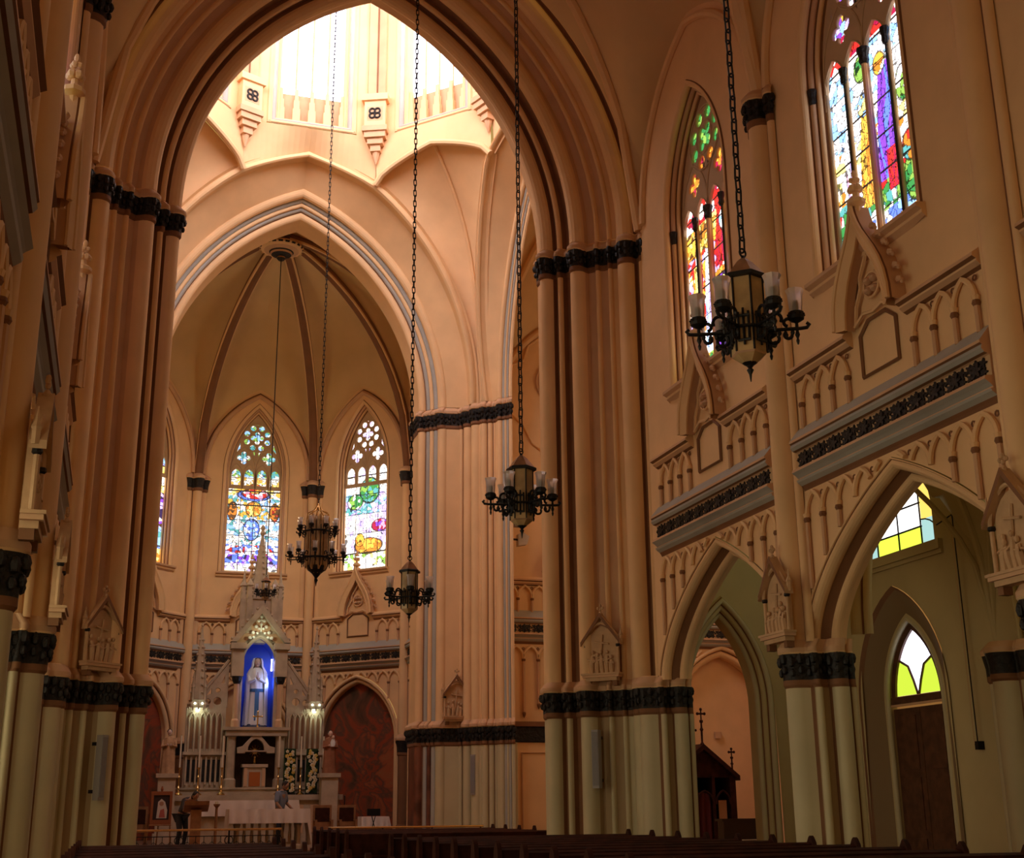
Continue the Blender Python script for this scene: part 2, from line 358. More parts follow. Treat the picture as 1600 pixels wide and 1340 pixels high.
# ---- lantern: octagon walls, squinches, pendants
ZTOP = 31.
faces = []
for k in range(8):
    th = PI/2-k*PI/4               # face 0 looks to the sanctuary side (north)
    n = Vector((math.cos(th), math.sin(th), 0)); t = Vector((-n.y, n.x, 0))*-1
    faces.append((k, Fr((XC+n.x*AP, YC+n.y*AP),(t.x,t.y),(-n.x,-n.y))))
WL = dict(a=1.02, h=1.5, z0=28.2, sill=22.42)
LGS = [emit('bright_daylight_glass',(.92,.92,1.04),q) for q in LANTERN_GLASS]
def squinch_z(dx): return arch_z(HS+.02,(.95,.5),ZV,0,dx) if abs(dx) < HS else ZV
for k, fr in faces:
    mb = MB(); low = (lambda x: arch_z(A_,H_N,CAP1,1.45,x)) if k % 2 == 0 else squinch_z
    N = 24; xs = [-HS+2*HS*i/N for i in range(N+1)]
    ow = 1.42
    xs = sorted(set(xs+[-ow,ow]))
    for x0, x1 in zip(xs, xs[1:]):
        ins = abs((x0+x1)/2) < ow
        segs = [(low(x0),low(x1),22.12,22.12),(None,None,ZTOP,ZTOP)] if ins else [(low(x0),low(x1),ZTOP,ZTOP)]
        if ins:
            t0 = arch_z(WL['a'],WL['h'],WL['z0'],.4,x0); t1 = arch_z(WL['a'],WL['h'],WL['z0'],.4,x1)
            segs[1] = (t0,t1,ZTOP,ZTOP)
        for a,b,c_,d_ in segs:
            if k in (0,2,6) and (a,b) == (low(x0),low(x1)):      # the wall leans out to the roll of the great arch
                wl = [nshift(H_N)(1.5,z)+1.46-(YN0-YC-AP) for z in (a,b)]; zm = 22.1
                mb.add([fr(x0,a,wl[0]),fr(x1,b,wl[1]),fr(x1,zm),fr(x0,zm)],[(0,1,2,3)],CREAM)
                if d_ > zm+.1: mb.add([fr(x0,zm),fr(x1,zm),fr(x1,d_),fr(x0,c_)],[(0,1,2,3)],CREAM)
            else: mb.add([fr(x0,a),fr(x1,b),fr(x1,d_),fr(x0,c_)],[(0,1,2,3)],CREAM)
    # window surround
    pf = prof((0,-.5),('l',0,-.22,CREAM),('s',.08,-.14,.03,CREAM),('l',.12,-.12,CREAM),('s',.24,0,.04,BLUE),('l',.3,.04,CREAM),('l',.36,.04,CREAM),('l',.4,0,CREAM))
    sweep_arch(mb, fr, pf, WL['a'],WL['h'],WL['z0'],22.12,n=8)
    rows = []
    for u,w in pf[0]: rows.append([fr(-(WL['a']+u),22.42-u*.75,w),fr(WL['a']+u,22.42-u*.75,w)])
    for i in range(len(rows)-1): mb.grid([rows[i],rows[i+1]],pf[1][i])
    # roll along the lower edge
    pts = [fr(-HS+2*HS*i/16, low(-HS+2*HS*i/16)-(.02 if k%2 else 0), .05) for i in range(17)]
    if k % 2: mb.tube(pts,.1,CREAM,8)
    # angle pilaster with groove
    for sgn in (-1,1):
        mb.fbox(fr, sgn*HS-.0 if sgn<0 else HS-.34, sgn*HS+.34 if sgn<0 else HS, 23.4, ZTOP, -.02, .10, TAN)
    struct(mb.build('wall_lantern'),['lantern wall above the sanctuary arch','lantern wall right of the one over the sanctuary arch','lantern wall above the right transept arch','lantern wall near right','lantern wall above the nave arch','lantern wall near left','lantern wall above the left transept arch','lantern wall left of the one over the sanctuary arch'][k]+' of the crossing, with a tall window','wall')
    # window: glass, balusters, mullions
    wn = thing('window_%d'%(20+k),['tall bright lantern window over the sanctuary arch','bright lantern window right of the pendant above the sanctuary arch','lantern window over the right transept','lantern window near right','lantern window over the nave arch','lantern window near left','lantern window over the left transept','lantern window left of the one over the sanctuary arch'][k],'window',fr(0,22.4,-.3)); wn['kind']='structure'
    o0 = wn.location
    g = MB(); rg = ring(WL['a'],WL['h'],WL['z0'],23.45,0,8); g.add([fr(x,z,-.45)-o0 for x,z in rg],[tuple(range(len(rg)))],LGS[k]); g.build('glass',wn)
    fr_ = MB()
    fr_.add([fr(x,z,-.42)-o0 for x,z in ((-1.02,22.42),(1.02,22.42),(1.02,23.45),(-1.02,23.45))],[(0,1,2,3)],TAN)
    for i in range(1,4): 
        x = -1.02+2.04*i/4
        fr_.tube([fr(x,23.4,-.4)-o0,fr(x,29,-.4)-o0],.028,TAN,6)
    fr_.build('panel',wn)
    for i in range(5):
        x = -.98+1.96*i/4; b = MB()
        b.fbox(lambda a,z,w: fr(a,z,w)-o0, x-.12,x+.12,22.42,22.85,-.38,-.2,CREAM)
        b.fbox(lambda a,z,w: fr(a,z,w)-o0, x-.09,x+.09,22.85,23.15,-.36,-.22,CREAM)
        b.fbox(lambda a,z,w: fr(a,z,w)-o0, x-.055,x+.055,23.15,23.55,-.34,-.24,CREAM)
        b.build('baluster',wn)
# unseen lantern roof, coloured dark to cut bounced light
mb = MB(); ringp = [faces[k][1](HS,ZTOP) for k in range(8)]
for k in range(8): mb.add([ringp[k],ringp[(k+1)%8],(XC,YC,34.5)],[(0,1,2)],BROWN)
struct(mb.build('ceiling_lantern'),'folded roof of the octagonal lantern over the crossing','ceiling')
# squinch vaults in the four corners
def rollN(x, s): # a point on the big roll of the sanctuary-side arch
    z = arch_z(A_,H_N,CAP1,1.45,x); return Vector((XC+x, YN0-(1.38+nshift(H_N)(1.45,z)), z))
mb = MB(); NS, NT = 16, 12
for sx in (-1,1):
    for sy in (-1,1):
        rows = []
        for i in range(NS+1):
            s = i/NS; x = HS+(A_+1.45-HS)*(1-(1-s)**1.6) if False else HS+(A_+1.45-HS)*math.sin(s*PI/2)
            L = rollN(x, s); R = Vector((XC+(L.y-YC), YC+(L.x-XC), L.z))
            row = []
            for j in range(NT+1):
                t = j/NT; p = L.lerp(R,t); q = 4*t*(1-t)
                dx = (t-.5)*2*HS
                p = p+Vector((.7071,.7071,0))*q*.95*math.sin(PI*min(1,s*1.15))**1.0*(1-s) + Vector((0,0,(squinch_z(dx)-ZV)*(1-s)**2.2))
                row.append(Vector((XC+sx*(p.x-XC), YC+sy*(p.y-YC), p.z)))
            rows.append(row)
        mb.grid(rows, CREAM)
        mb.tube([r[NT//2]+Vector((-sx*.03,-sy*.03,0)) for r in rows],.06,CREAM,6)
struct(mb.build('vault_squinches'),'four ribbed sail vaults in the corners under the lantern','vault')
# pendants with quatrefoil boxes at the angles of the octagon
def quatrefoil(c, r, n=6):
    out = []
    for q in range(4):
        th = q*PI/2; cx, cz = c[0]+r*.55*math.cos(th), c[1]+r*.55*math.sin(th)
        for i in range(n+1):
            a = th-PI*.62+PI*1.24*i/n; out.append((cx+r*.5*math.cos(a), cz+r*.5*math.sin(a)))
    return out
def ringtube(mb, fr, c, r, rad, m, w, n=16): mb.tube([fr(c[0]+r*math.cos(2*PI*i/n),c[1]+r*math.sin(2*PI*i/n),w) for i in range(n)],rad,m,6,closed=True)
PENDN = ['on the angle right of the lantern window over the sanctuary arch','on the second angle right of the lantern window over the sanctuary arch','third round to the right','third to the right, by the nave arch','by the nave arch on the left','third round to the left','second to the left','on the angle left of the lantern window over the sanctuary arch']
for k in range(8):
    th = PI/2-PI/8-k*PI/4; n = Vector((math.cos(th),math.sin(th),0)); rad = AP/math.cos(PI/8)
    fr = Fr((XC+n.x*rad, YC+n.y*rad),(n.y,-n.x),(-n.x,-n.y)); mb = MB()
    for hw, z0, z1, dp, m in ((.34,22.3,23.2,.42,CREAM),(.42,23.2,23.42,.5,CREAM),(.40,22.12,22.3,.48,TAN),(.34,21.92,22.12,.42,TAN),(.25,21.72,21.92,.34,TAN),(.16,21.5,21.72,.26,TAN)):
        mb.fbox(fr,-hw,hw,z0,z1,-.1,dp,m)
    mb.lathe([(.02,21.1),(.1,21.35),(.13,21.5)],fr(0,0,.1),TAN,8)
    mb.fbox(fr,-.25,.25,22.49,22.99,.415,.428,TAN)
    for q in range(4): ringtube(mb,fr,(.115*math.cos(PI/4+q*PI/2),22.74+.115*math.sin(PI/4+q*PI/2)),.085,.034,DARK,.44)
    mb.tube([fr(0,23.42,.12),fr(0,ZTOP,.12)],.03,BROWN,5)
    struct(mb.build('trim_%d'%(30+k)),'stepped corbel with a quatrefoil box '+PENDN[k],'corbel')
# ------------------------------------------------------------------ stained glass
import numpy as np
def vor(x, z, seeds):
    d = (x[...,None]-seeds[:,0])**2+(z[...,None]-seeds[:,1])**2
    i = np.argsort(d, axis=-1)[...,:2]; dd = np.take_along_axis(d,i,-1)
    return i[...,0], np.sqrt(dd[...,1])-np.sqrt(dd[...,0])
def paint(x, z, a, H, spec, seed):
    """colour of the leaded glass; x in [-a,a], z in [0,H]"""
    rng = np.random.default_rng(seed); n = spec.get('cells',150)
    seeds = np.stack([rng.uniform(-a,a,n), rng.uniform(0,H,n)],-1)
    idx, gap = vor(x,z,seeds); col = np.zeros(x.shape+(3,))
    for z0,z1,pal in spec['ground']:
        pal = np.array(pal); pick = rng.integers(0,len(pal),n); m = (z>=z0)&(z<z1); col[m] = pal[pick[idx[m]]]
    for s in spec.get('shapes',()):
        cx,cz,w,h = s['at']; u = (x-cx)/w; v = (z-cz)/h
        if s['k'] == 'e': m = u*u+v*v < 1
        elif s['k'] == 'robe': m = (v>0)&(v<1)&(abs(u+.12*np.sin(v*4)) < .42+.58*(1-v)**.7*(.8+.2*np.cos(v*3)))
        else: m = (abs(u)<1)&(v>0)&(v<1)
        pal = np.array(s['c']); k = ((u*3.1+v*1.3+np.sin(v*5+u*2))*1.3).astype(int) % len(pal)
        if s['k'] == 'e': k = (idx % len(pal))
        col[m] = pal[k[m]]
        if s['k'] == 'robe': col[m & (abs(np.sin(u*5+np.sin(v*3)*1.4)) < .12)] *= .18
        if s['k'] == 'e': col[(abs(u*u+v*v-1) < .14)] *= .15
    col[gap < spec.get('lead',.014)] *= .12
    for q in spec.get('bars',()): col[abs(z-q) < .016] = .01
    for q in spec.get('vbars',()): col[abs(x-q) < .012] = .01
    return col
def glass_pane(fr, a, h, z0, sill, w, spec, seed, cell, parent, mat_):
    apex = z0+h; H = apex-sill; nx = max(8,int(2*a/cell)); nz = int(H/cell)
    X = np.linspace(-a,a,nx+1); Z = np.linspace(sill,apex,nz+1)
    cx, cz = np.meshgrid((X[1:]+X[:-1])/2,(Z[1:]+Z[:-1])/2)
    col = paint(cx, cz-sill, a, H, spec, seed)
    top = np.array([[arch_z(a,h,z0,.02,q) for q in r] for r in cx]); keep = cz < top
    o0 = parent.location; vs = [tuple(fr(x,z,w)-o0) for z in Z for x in X]; fs = []; cs = []
    for j in range(nz):
        for i in range(nx):
            if keep[j,i]:
                b = j*(nx+1)+i; fs.append((b,b+1,b+nx+2,b+nx+1)); cs.append(col[j,i])
    me = bpy.data.meshes.new('stained_glass'); me.from_pydata(vs,[],fs); me.materials.append(mat_)
    at = me.color_attributes.new('glass','FLOAT_COLOR','CORNER')
    arr = np.ones((len(fs),4,4),dtype=np.float32); arr[:,:,:3] = np.array(cs)[:,None,:]
    at.data.foreach_set('color', arr.ravel())
    o = bpy.data.objects.new('stained_glass',me); C.objects.link(o); o.parent = parent
    return o
SGLASS = glass_attr('leaded_glass', GLASS_GAIN)
def plate(outer, holes, place, depth, m, name, parent=None, bev=.012):
    """flat pierced slab, both faces bevelled; place(a,b,d) -> point"""
    cu = bpy.data.curves.new('t','CURVE'); cu.dimensions = '2D'; cu.fill_mode = 'BOTH'; cu.extrude = depth/2-bev; cu.bevel_depth = bev; cu.bevel_resolution = 0
    for poly in [outer]+holes:
        sp = cu.splines.new('POLY'); sp.points.add(len(poly)-1); sp.use_cyclic_u = True
        for p,q in zip(sp.points, poly): p.co = (q[0],q[1],0,1)
    ob = bpy.data.objects.new('t',cu); C.objects.link(ob)
    dg = bpy.context.evaluated_depsgraph_get(); me = bpy.data.meshes.new_from_object(ob.evaluated_get(dg))
    bpy.data.objects.remove(ob); bpy.data.curves.remove(cu)
    me.name = name; me.materials.clear(); me.materials.append(m)
    for v in me.vertices: v.co = place(v.co.x, v.co.y, v.co.z)
    o = bpy.data.objects.new(name,me); C.objects.link(o)
    if parent is not None: o.parent = parent
    return o
def circ(c, r, n=12): return [(c[0]+r*math.cos(2*PI*i/n), c[1]+r*math.sin(2*PI*i/n)) for i in range(n)]
def lancet(cx, hw, zb, zs, h, n=5):
    r = ring(hw,h,zs,zb,0,n); return [(cx+x,z) for x,z in r]
def star4(c, r, n=5, rot=0):
    out = []
    for q in range(4):
        th = q*PI/2+rot
        for i in range(n+1):
            a = th-PI*.7+PI*1.4*i/n; out.append((c[0]+r*.56*math.cos(th)+r*.42*math.cos(a), c[1]+r*.56*math.sin(th)+r*.42*math.sin(a)))
    return out
def tracery(fr, a, h, z0, sill, w, parent, mull, zs):
    """pierced stone: rose of eight rounds, two quatrefoils, four lancet heads"""
    outer = ring(a+.03,h+.05,z0,sill-.02 if mull else zs-.62,0,14)
    q = a/4; holes = []
    zr = zs+1.42; R = .55*a/.98
    holes.append(star4((0,zr),R*.5,5,PI/4 if mull else 0))
    holes += [circ((R*.77*math.cos(PI/8+k*PI/4),zr+R*.77*math.sin(PI/8+k*PI/4)),R*.225,10) for k in range(8)]
    for s in (-1,1):
        holes.append(star4((s*q*1.95,zs+.60),.28,5)); hx = lambda d: next(x/200 for x in range(200,0,-1) if arch_z(a,h,z0,0,x/200) > zs+d); holes.append([(s*(hx(1.0)-.2),zs+.98),(s*(hx(.75)-.09),zs+.75),(s*(hx(1.25)-.09),zs+1.25)])
        holes.append([(s*.05,zs+.86),(s*.16,zs+.9),(s*.07,zs+.62)])
    holes.append([(0,zs+2.02),(-.07,zs+1.93),(.07,zs+1.93)])
    for k in range(4):
        cx = (-3+2*k)*q
        if mull: holes.append(lancet(cx, q-.028, sill+.02, zs-.28, .5))
        else: holes.append(lancet(cx, q-.06, zs-.5, zs-.1, .26))
    o0 = parent.location
    plate(outer, holes, lambda x,z,d: fr(x,z,w+d)-o0, .06, STONE, 'tracery', parent, .012)
    b = MB(); L = lambda x,z,d=0.: fr(x,z,w+d)-o0
    ringtube(b,L,(0,zr),R*1.02,.028,STONE,.03,24); ringtube(b,L,(0,zr),R*.52,.018,STONE,.03,16)
    for s in (-1,1):
        b.tube([L(s*q*1.95+x,z,.03) for x,z in ring(q*1.95,1.0,zs+.05,zs-.3,0,8)],.024,STONE,6)
    for k in range(4):
        cx = (-3+2*k)*q; b.tube([L(cx+x,z,.03) for x,z in ring(q,.48,zs-.28 if mull else zs-.12,zs-.6,0,6)],.018,STONE,6)
    b.build('tracery_moulding',parent)
W_ = dict(white=(2.3,2.15,2.15),pale=(1.8,1.6,1.4),lilac=(1.1,.85,1.7),blue=(.25,.45,1.9),sky=(.6,1.1,2.0),teal=(.2,.75,.75),green=(.08,.5,.12),lime=(.5,.9,.15),gold=(1.7,.9,.12),orange=(1.5,.45,.05),red=(1.3,.05,.04),crim=(.8,.02,.12),purple=(.5,.12,1.5),dark=(.06,.03,.14),brown=(.25,.1,.03),pink=(1.9,.7,1.0),yel=(2.2,1.8,.5))
def P_(*k): return [W_[q] for q in k]
SPEC_APSE_C = dict(cells=1100,lead=.007,ground=[(0,.28,P_('white','white','pale','lilac')),(.28,.62,P_('blue','purple','white','dark','lilac')),(.62,1.0,P_('white','blue','white','lilac','red')),(1.0,2.0,P_('white','white','sky','teal','pale')),(2.0,2.9,P_('sky','white','teal','white','gold')),(2.9,3.65,P_('yel','pale','gold','pale')),(3.65,9,P_('teal','lime','sky','pale'))],
    shapes=[dict(k='e',at=(-.02,2.95,.62,.22),c=P_('blue','blue','lilac')),dict(k='e',at=(.03,3.0,.5,.2),c=P_('red','white','pink')),dict(k='e',at=(.02,3.2,.26,.2),c=P_('orange','red','gold')),dict(k='e',at=(0,2.4,.3,.3),c=P_('gold','yel','orange')),dict(k='e',at=(-.8,2.3,.18,.35),c=P_('orange','brown')),dict(k='e',at=(.8,2.3,.18,.35),c=P_('orange','red','brown')),dict(k='e',at=(-.05,1.6,.3,.42),c=P_('sky','blue','white'))],bars=(.75,1.35,1.95,2.55,3.1,3.62),vbars=(-.5,0,.5))
SPEC_APSE_R = dict(cells=700,lead=.007,ground=[(0,.6,P_('white','white','yel','pale','lime')),(.6,2.1,P_('white','white','pale','lilac')),(2.1,2.9,P_('lilac','white','sky','teal')),(2.9,3.6,P_('white','white','pale')),(3.6,9,P_('white','white','lilac','white'))],
    shapes=[dict(k='e',at=(.1,3.0,.45,.5),c=P_('green','teal','lime')),dict(k='e',at=(-.55,2.6,.35,.3),c=P_('lime','green','white')),dict(k='e',at=(.6,1.6,.38,.24),c=P_('purple','crim','pink')),dict(k='e',at=(.1,.85,.62,.3),c=P_('orange','orange','gold')),dict(k='e',at=(-.3,1.1,.2,.25),c=P_('orange','gold'))],bars=(.6,1.35,2.1,2.85,3.6),vbars=(-.5,0,.5))
SPEC_APSE_L = dict(cells=700,lead=.007,ground=[(0,.5,P_('gold','yel','orange')),(.5,1.3,P_('sky','teal','blue')),(1.3,2.6,P_('dark','lilac','purple','white','brown')),(2.6,3.6,P_('yel','pale','gold','white')),(3.6,9,P_('sky','white','lilac','teal'))],
    shapes=[dict(k='e',at=(.4,2.7,.3,.25),c=P_('orange','gold')),dict(k='robe',at=(.3,1.3,.3,1.3),c=P_('dark','lilac','purple'))],bars=(.6,1.35,2.1,2.85,3.6),vbars=(-.5,0,.5))
SPEC_WIN_NEAR = dict(lead=.008,cells=900,ground=[(0,.3,P_('gold','orange','brown','gold')),(.3,.5,P_('sky','blue','white')),(.5,1.1,P_('green','lime','teal','white','red')),(1.1,2.0,P_('white','white','pale','yel','orange')),(2.0,3.0,P_('white','white','white','sky')),(3.0,3.5,P_('white','sky','white')),(3.5,4.0,P_('red','crim','white','red')),(4.0,9,P_('purple','lilac','gold','white','sky'))],
    shapes=[dict(k='robe',at=(-.26,.75,.26,1.7),c=P_('gold','orange','gold')),dict(k='e',at=(-.26,2.5,.17,.2),c=P_('white','sky','yel')),dict(k='robe',at=(.3,1.0,.3,1.9),c=P_('purple','blue','purple')),dict(k='r',at=(.36,.75,.15,.7),c=P_('red','crim')),dict(k='e',at=(.24,2.95,.16,.19),c=P_('pale','gold','orange')),dict(k='e',at=(-.24,3.15,.2,.24),c=P_('green','lime')),dict(k='robe',at=(-.74,.8,.2,1.6),c=P_('white','lilac','pink')),dict(k='e',at=(.78,2.3,.18,.3),c=P_('lime','green','white')),dict(k='e',at=(.8,.75,.2,.4),c=P_('green','lime')),dict(k='e',at=(.8,1.25,.2,.25),c=P_('red','orange','teal'))],bars=(.55,1.15,1.75,2.35,2.95,3.45))
SPEC_WIN_FAR = dict(lead=.008,cells=900,ground=[(0,.4,P_('lime','green','yel','gold')),(.4,1.6,P_('white','lilac','white','pale')),(1.6,2.6,P_('gold','red','lilac','white','orange')),(2.6,3.2,P_('gold','yel','orange','brown')),(3.2,3.9,P_('red','crim','red','white')),(3.9,4.6,P_('gold','orange','crim')),(4.6,9,P_('green','green','lime'))],
    shapes=[dict(k='r',at=(-.84,0,.1,2.4),c=P_('yel','gold')),dict(k='robe',at=(-.66,.9,.2,1.6),c=P_('red','crim','gold')),dict(k='robe',at=(-.28,.5,.26,2.2),c=P_('white','lilac','sky')),dict(k='e',at=(-.28,2.75,.15,.18),c=P_('gold','yel')),dict(k='robe',at=(.3,2.0,.24,1.3),c=P_('red','red','crim')),dict(k='e',at=(.45,2.9,.18,.22),c=P_('sky','white','lilac')),dict(k='r',at=(.48,.3,.5,1.5),c=P_('dark','dark','purple')),dict(k='e',at=(.3,1.55,.15,.2),c=P_('yel','white','gold')),dict(k='r',at=(.3,.55,.08,.6),c=P_('white','lilac')),dict(k='e',at=(.7,2.0,.2,.3),c=P_('pale','lilac','red'))],bars=(.6,1.2,1.8,2.4,3.0,3.45))
WIN_PF = prof((0,-.45),('l',0,-.32,CREAM),('l',.03,-.29,BROWN),('s',.08,-.22,.03,CREAM),('l',.1,-.2,BROWN),('s',.15,-.12,.03,TAN),('l',.17,-.10,BROWN),('s',.26,.03,.05,CREAM),('l',.28,0,BROWN))
NW = 1
def gothic_window(fr, a, h, z0, sill, spec, seed, cell, mull, zs, label, gm=None):
    global NW
    wn = thing('window_%d'%NW, label, 'stained glass window', fr(0,sill,-.45)); wn['kind'] = 'structure'; NW += 1
    o0 = wn.location; L = lambda x,z,w=0.: fr(x,z,w)-o0
    glass_pane(fr,a,h,z0,sill,-.40,spec,seed,cell,wn,gm or SGLASS)
    tracery(fr,a,h,z0,sill,-.355,wn,mull,zs)
    mb = MB(); sweep_arch(mb,L,WIN_PF,a,h,z0,sill-.25,n=12); mb.build('jamb',wn)
    mb = MB()
    P1 = [(sill-.0,-.5),(sill-.12,.0),(sill-.14,.16),(sill-.2,.16),(sill-.24,.08),(sill-.29,.08),(sill-.33,.03),(sill-.36,0)]
    rows = [[L(-(a+(.04 if w<=0 else .34)),z,w),L(a+(.04 if w<=0 else .34),z,w)] for z,w in P1]
    for i in range(len(rows)-1): mb.grid([rows[i],rows[i+1]],[CREAM,CREAM,TAN,TAN,CREAM,TAN,TAN][i])
    for s in (-1,1): mb.add([L(s*(a+.34),z,w) for z,w in P1[1:]],[tuple(range(7))],CREAM)
    mb.build('sill',wn)
    if mull:
        mb = MB()
        for x,r in ((0,.05),(-a/2,.018),(a/2,.018)): mb.tube([L(x,sill,-.31),L(x,zs-.25,-.31)],r,CREAM if r>.03 else LEAD,8)
        mb.build('mullion',wn)
        mb = MB()
        for x,r in ((0,.085),(-a/2,.06),(a/2,.06),(-a-.13,.07),(a+.13,.07)): mb.lathe([(r*.7,-.14),(r,-.08),(r*.9,0),(r*1.25,.1),(r*1.25,.14)],L(x,zs-.28,-.31 if abs(x)<a else -.16),DARK,8)
        mb.build('capital',wn)
    return wn

# ------------------------------------------------------------------ wall bay ornament shared by nave, transept and apse
CORN = [(0,7.40,BLUE),(.05,7.36,BLUE),(.2,7.18,BLUE),(.22,7.16,TAN),(.22,7.12,BROWN),(.19,7.10,BLUE),(.21,7.05,BLUE),(.17,7.0,BROWN),(.12,6.985,TAN),(.09,6.97,FRIEZE),(.09,6.70,TAN),(.2,6.685,TAN),(.21,6.64,BLUE),(.15,6.60,BLUE),(.1,6.555,TAN),(.1,6.535,TAN),(.135,6.525,BLUE),(.12,6.49,BLUE),(.05,6.44,BROWN),(.02,6.40,BROWN),(0,6.36,BROWN)]
def cornice(mb, fr, x0, x1):
    rows = [[fr(x0,z,w),fr(x1,z,w)] for w,z,_ in CORN]
    for i in range(len(rows)-1): mb.grid([rows[i],rows[i+1]],CORN[i][2])
    for x in (x0,x1): mb.add([fr(x,z,w) for w,z,_ in CORN],[tuple(range(len(CORN)))],TAN)
def frieze(mb, fr, x0, x1, pitch=.44):
    n = max(1,round((x1-x0)/pitch)); p = (x1-x0)/n
    for i in range(n):
        cx = x0+p*(i+.5)
        for dx,dz,r,lob,ph in ((0,0,.11,6,0),(-p*.31,.06,.068,5,.5),(p*.31,.06,.068,5,.2),(-p*.31,-.06,.066,5,1),(p*.31,-.06,.066,5,.7),(-p*.5,.02,.03,4,0),(0,.1,.04,4,0),(0,-.1,.04,4,0)):
            poly = [((r*(.74+.30*math.cos(lob*t+ph)))*math.cos(t)*1.2+cx+dx, 6.835+dz+(r*(.74+.30*math.cos(lob*t+ph)))*math.sin(t)) for t in [2*PI*k/(lob*4) for k in range(lob*4)]]
            mb.prism(poly,lambda a,b,d: fr(a,b,d),.085,.13 if r>.1 else .115,DARK)
def blind_arch(mb, fr, xa, xb, zs, h, w, r, clip=None, m=CREAM):
    cx, hw = (xa+xb)/2, (xb-xa)/2
    pts = [(cx+x,z) for x,z in ring(hw,h,zs,zs,0,5,False)]
    runs = []; cur = []
    for x,z in pts:
        if clip is None or z > clip(x)+.02: cur.append(fr(x,z,w))
        else:
            if len(cur) > 1: runs.append(cur)
            cur = []
    if len(cur) > 1: runs.append(cur)
    for q in runs: mb.tube(q,r,m,6)
def colonnette(mb, fr, x, z0, z1, w, r, m=CREAM, base=False):
    mb.tube([fr(x,z0,w),fr(x,z1,w)],r,TAN,6)
    mb.lathe([(r*1.0,-.1,BROWN),(r*1.5,-.06,BROWN),(r*1.2,-.02,CREAM),(r*1.6,.04)],fr(x,z1,w),CREAM,8)
def blind_arcade(mb, fr, xs, zs, h, zbot, w=.05, r=.035, clip=None, ztop=None, pend=False):
    for i,x in enumerate(xs):
        zb = zbot(x) if callable(zbot) else zbot
        if clip and clip(x) > zs-.15: continue
        zb = max(zb, clip(x)) if clip else zb
        colonnette(mb,fr,x,zb,zs,w,r)
        if pend: mb.lathe([(.005,-.12),(.05,-.03),(.06,.02),(r,.06)],fr(x,zb,w),BROWN,6)
    for xa,xb in zip(xs,xs[1:]): blind_arch(mb,fr,xa,xb,zs,h,w,r,clip)
    for xa,xb in zip(xs,xs[1:]):                                   # small eyelets in the spandrels
        if clip and clip(xb) > zs+.2: continue
        ringtube(mb,fr,(xb,zs+h*.82),.035,.012,BROWN,w*.6,8)
RAIL = [(0,8.46,CREAM),(.06,8.44,CREAM),(.17,8.36,TAN),(.18,8.31,BROWN),(.12,8.28,CREAM),(.12,8.25,TAN),(.06,8.2,BROWN),(0,8.17,BROWN)]
def rail(mb, fr, x0, x1):
    rows = [[fr(x0,z,w),fr(x1,z,w)] for w,z,_ in RAIL]
    for i in range(len(rows)-1): mb.grid([rows[i],rows[i+1]],RAIL[i][2])
    for x in (x0,x1): mb.add([fr(x,z,w) for w,z,_ in RAIL],[tuple(range(len(RAIL)))],CREAM)
OG = [(.74,8.40),(.73,8.62),(.68,8.86),(.585,9.1),(.46,9.32),(.33,9.51),(.215,9.68),(.125,9.85),(.06,10.02),(.03,10.15)]
def ogee_gable(mb, fr, dep=.3):
    for s in (-1,1):
        o = [(s*x,z) for x,z in OG]; i_ = [(s*max(.0,x-.05-.16*min(1,x/.5)), z-.03-.22*(1-min(1,x/.5))) for x,z in OG]
        rows = [[fr(x,z,0) for x,z in o],[fr(x,z,dep*.8) for x,z in o],[fr(x-s*.06,z-.02,dep) for x,z in o],[fr(x,z,dep*.75) for x,z in i_],[fr(x,z,.05) for x,z in i_]]
        for k in range(4): mb.grid([rows[k],rows[k+1]],[TAN,BROWN,CREAM,TAN][k])
        mb.tube([fr(x-s*.03,z,dep) for x,z in o],.04,CREAM,6)
        mb.tube([fr(x,z,dep*.75) for x,z in i_],.03,CREAM,6)
        for k in (1,2,3,4,5,6):                                    # crockets
            x,z = o[k]; 
            for q in range(3): mb.ball(fr(x+s*(.06+.035*q),z+.05-.03*q+.02*(q%2),dep*.45),(.055-.01*q),TAN,6,4)
        mb.tube([fr(s*.47,8.42,.07),fr(s*.42,8.7,.07),fr(s*.26,8.95,.07),fr(s*.26,9.12,.07),fr(s*.12,9.32,.07),fr(0,9.5,.07)],.03,CREAM,5)
        mb.tube([fr(s*.5,8.42,.07),fr(s*.25,8.55,.07),fr(0,8.5,.07)],.03,CREAM,5)
    for q in range(4):
        th = PI/4+q*PI/2; mb.ball(fr(.11*math.cos(th),8.92+.11*math.sin(th),.06),(.075,.075,.06),TAN,8,5)
    ringtube(mb,fr,(0,8.92),.2,.022,CREAM,.06,12)
    mb.lathe([(.05,10.05),(.06,10.15),(.14,10.2),(.14,10.26),(.05,10.32),(.045,10.4)],fr(0,0,dep*.6),CREAM,8)
    for k in range(5):
        th = k*2*PI/5; mb.ball(fr(.07*math.cos(th),10.45,dep*.6+.07*math.sin(th)),.06,CREAM,6,4)
    for k in range(4):
        th = k*PI/2+.4; mb.ball(fr(.045*math.cos(th),10.6,dep*.6+.045*math.sin(th)),.045,CREAM,6,4)
    mb.ball(fr(0,10.7,dep*.6),(.04,.04,.07),CREAM,6,5)
def hexpanel(mb, fr):
    pts = [(-.46,7.62),(.46,7.62),(.46,8.26),(.22,8.44),(-.22,8.44),(-.46,8.26)]
    mb.tube([fr(x,z,.02) for x,z in pts],.035,BROWN,4,closed=True)
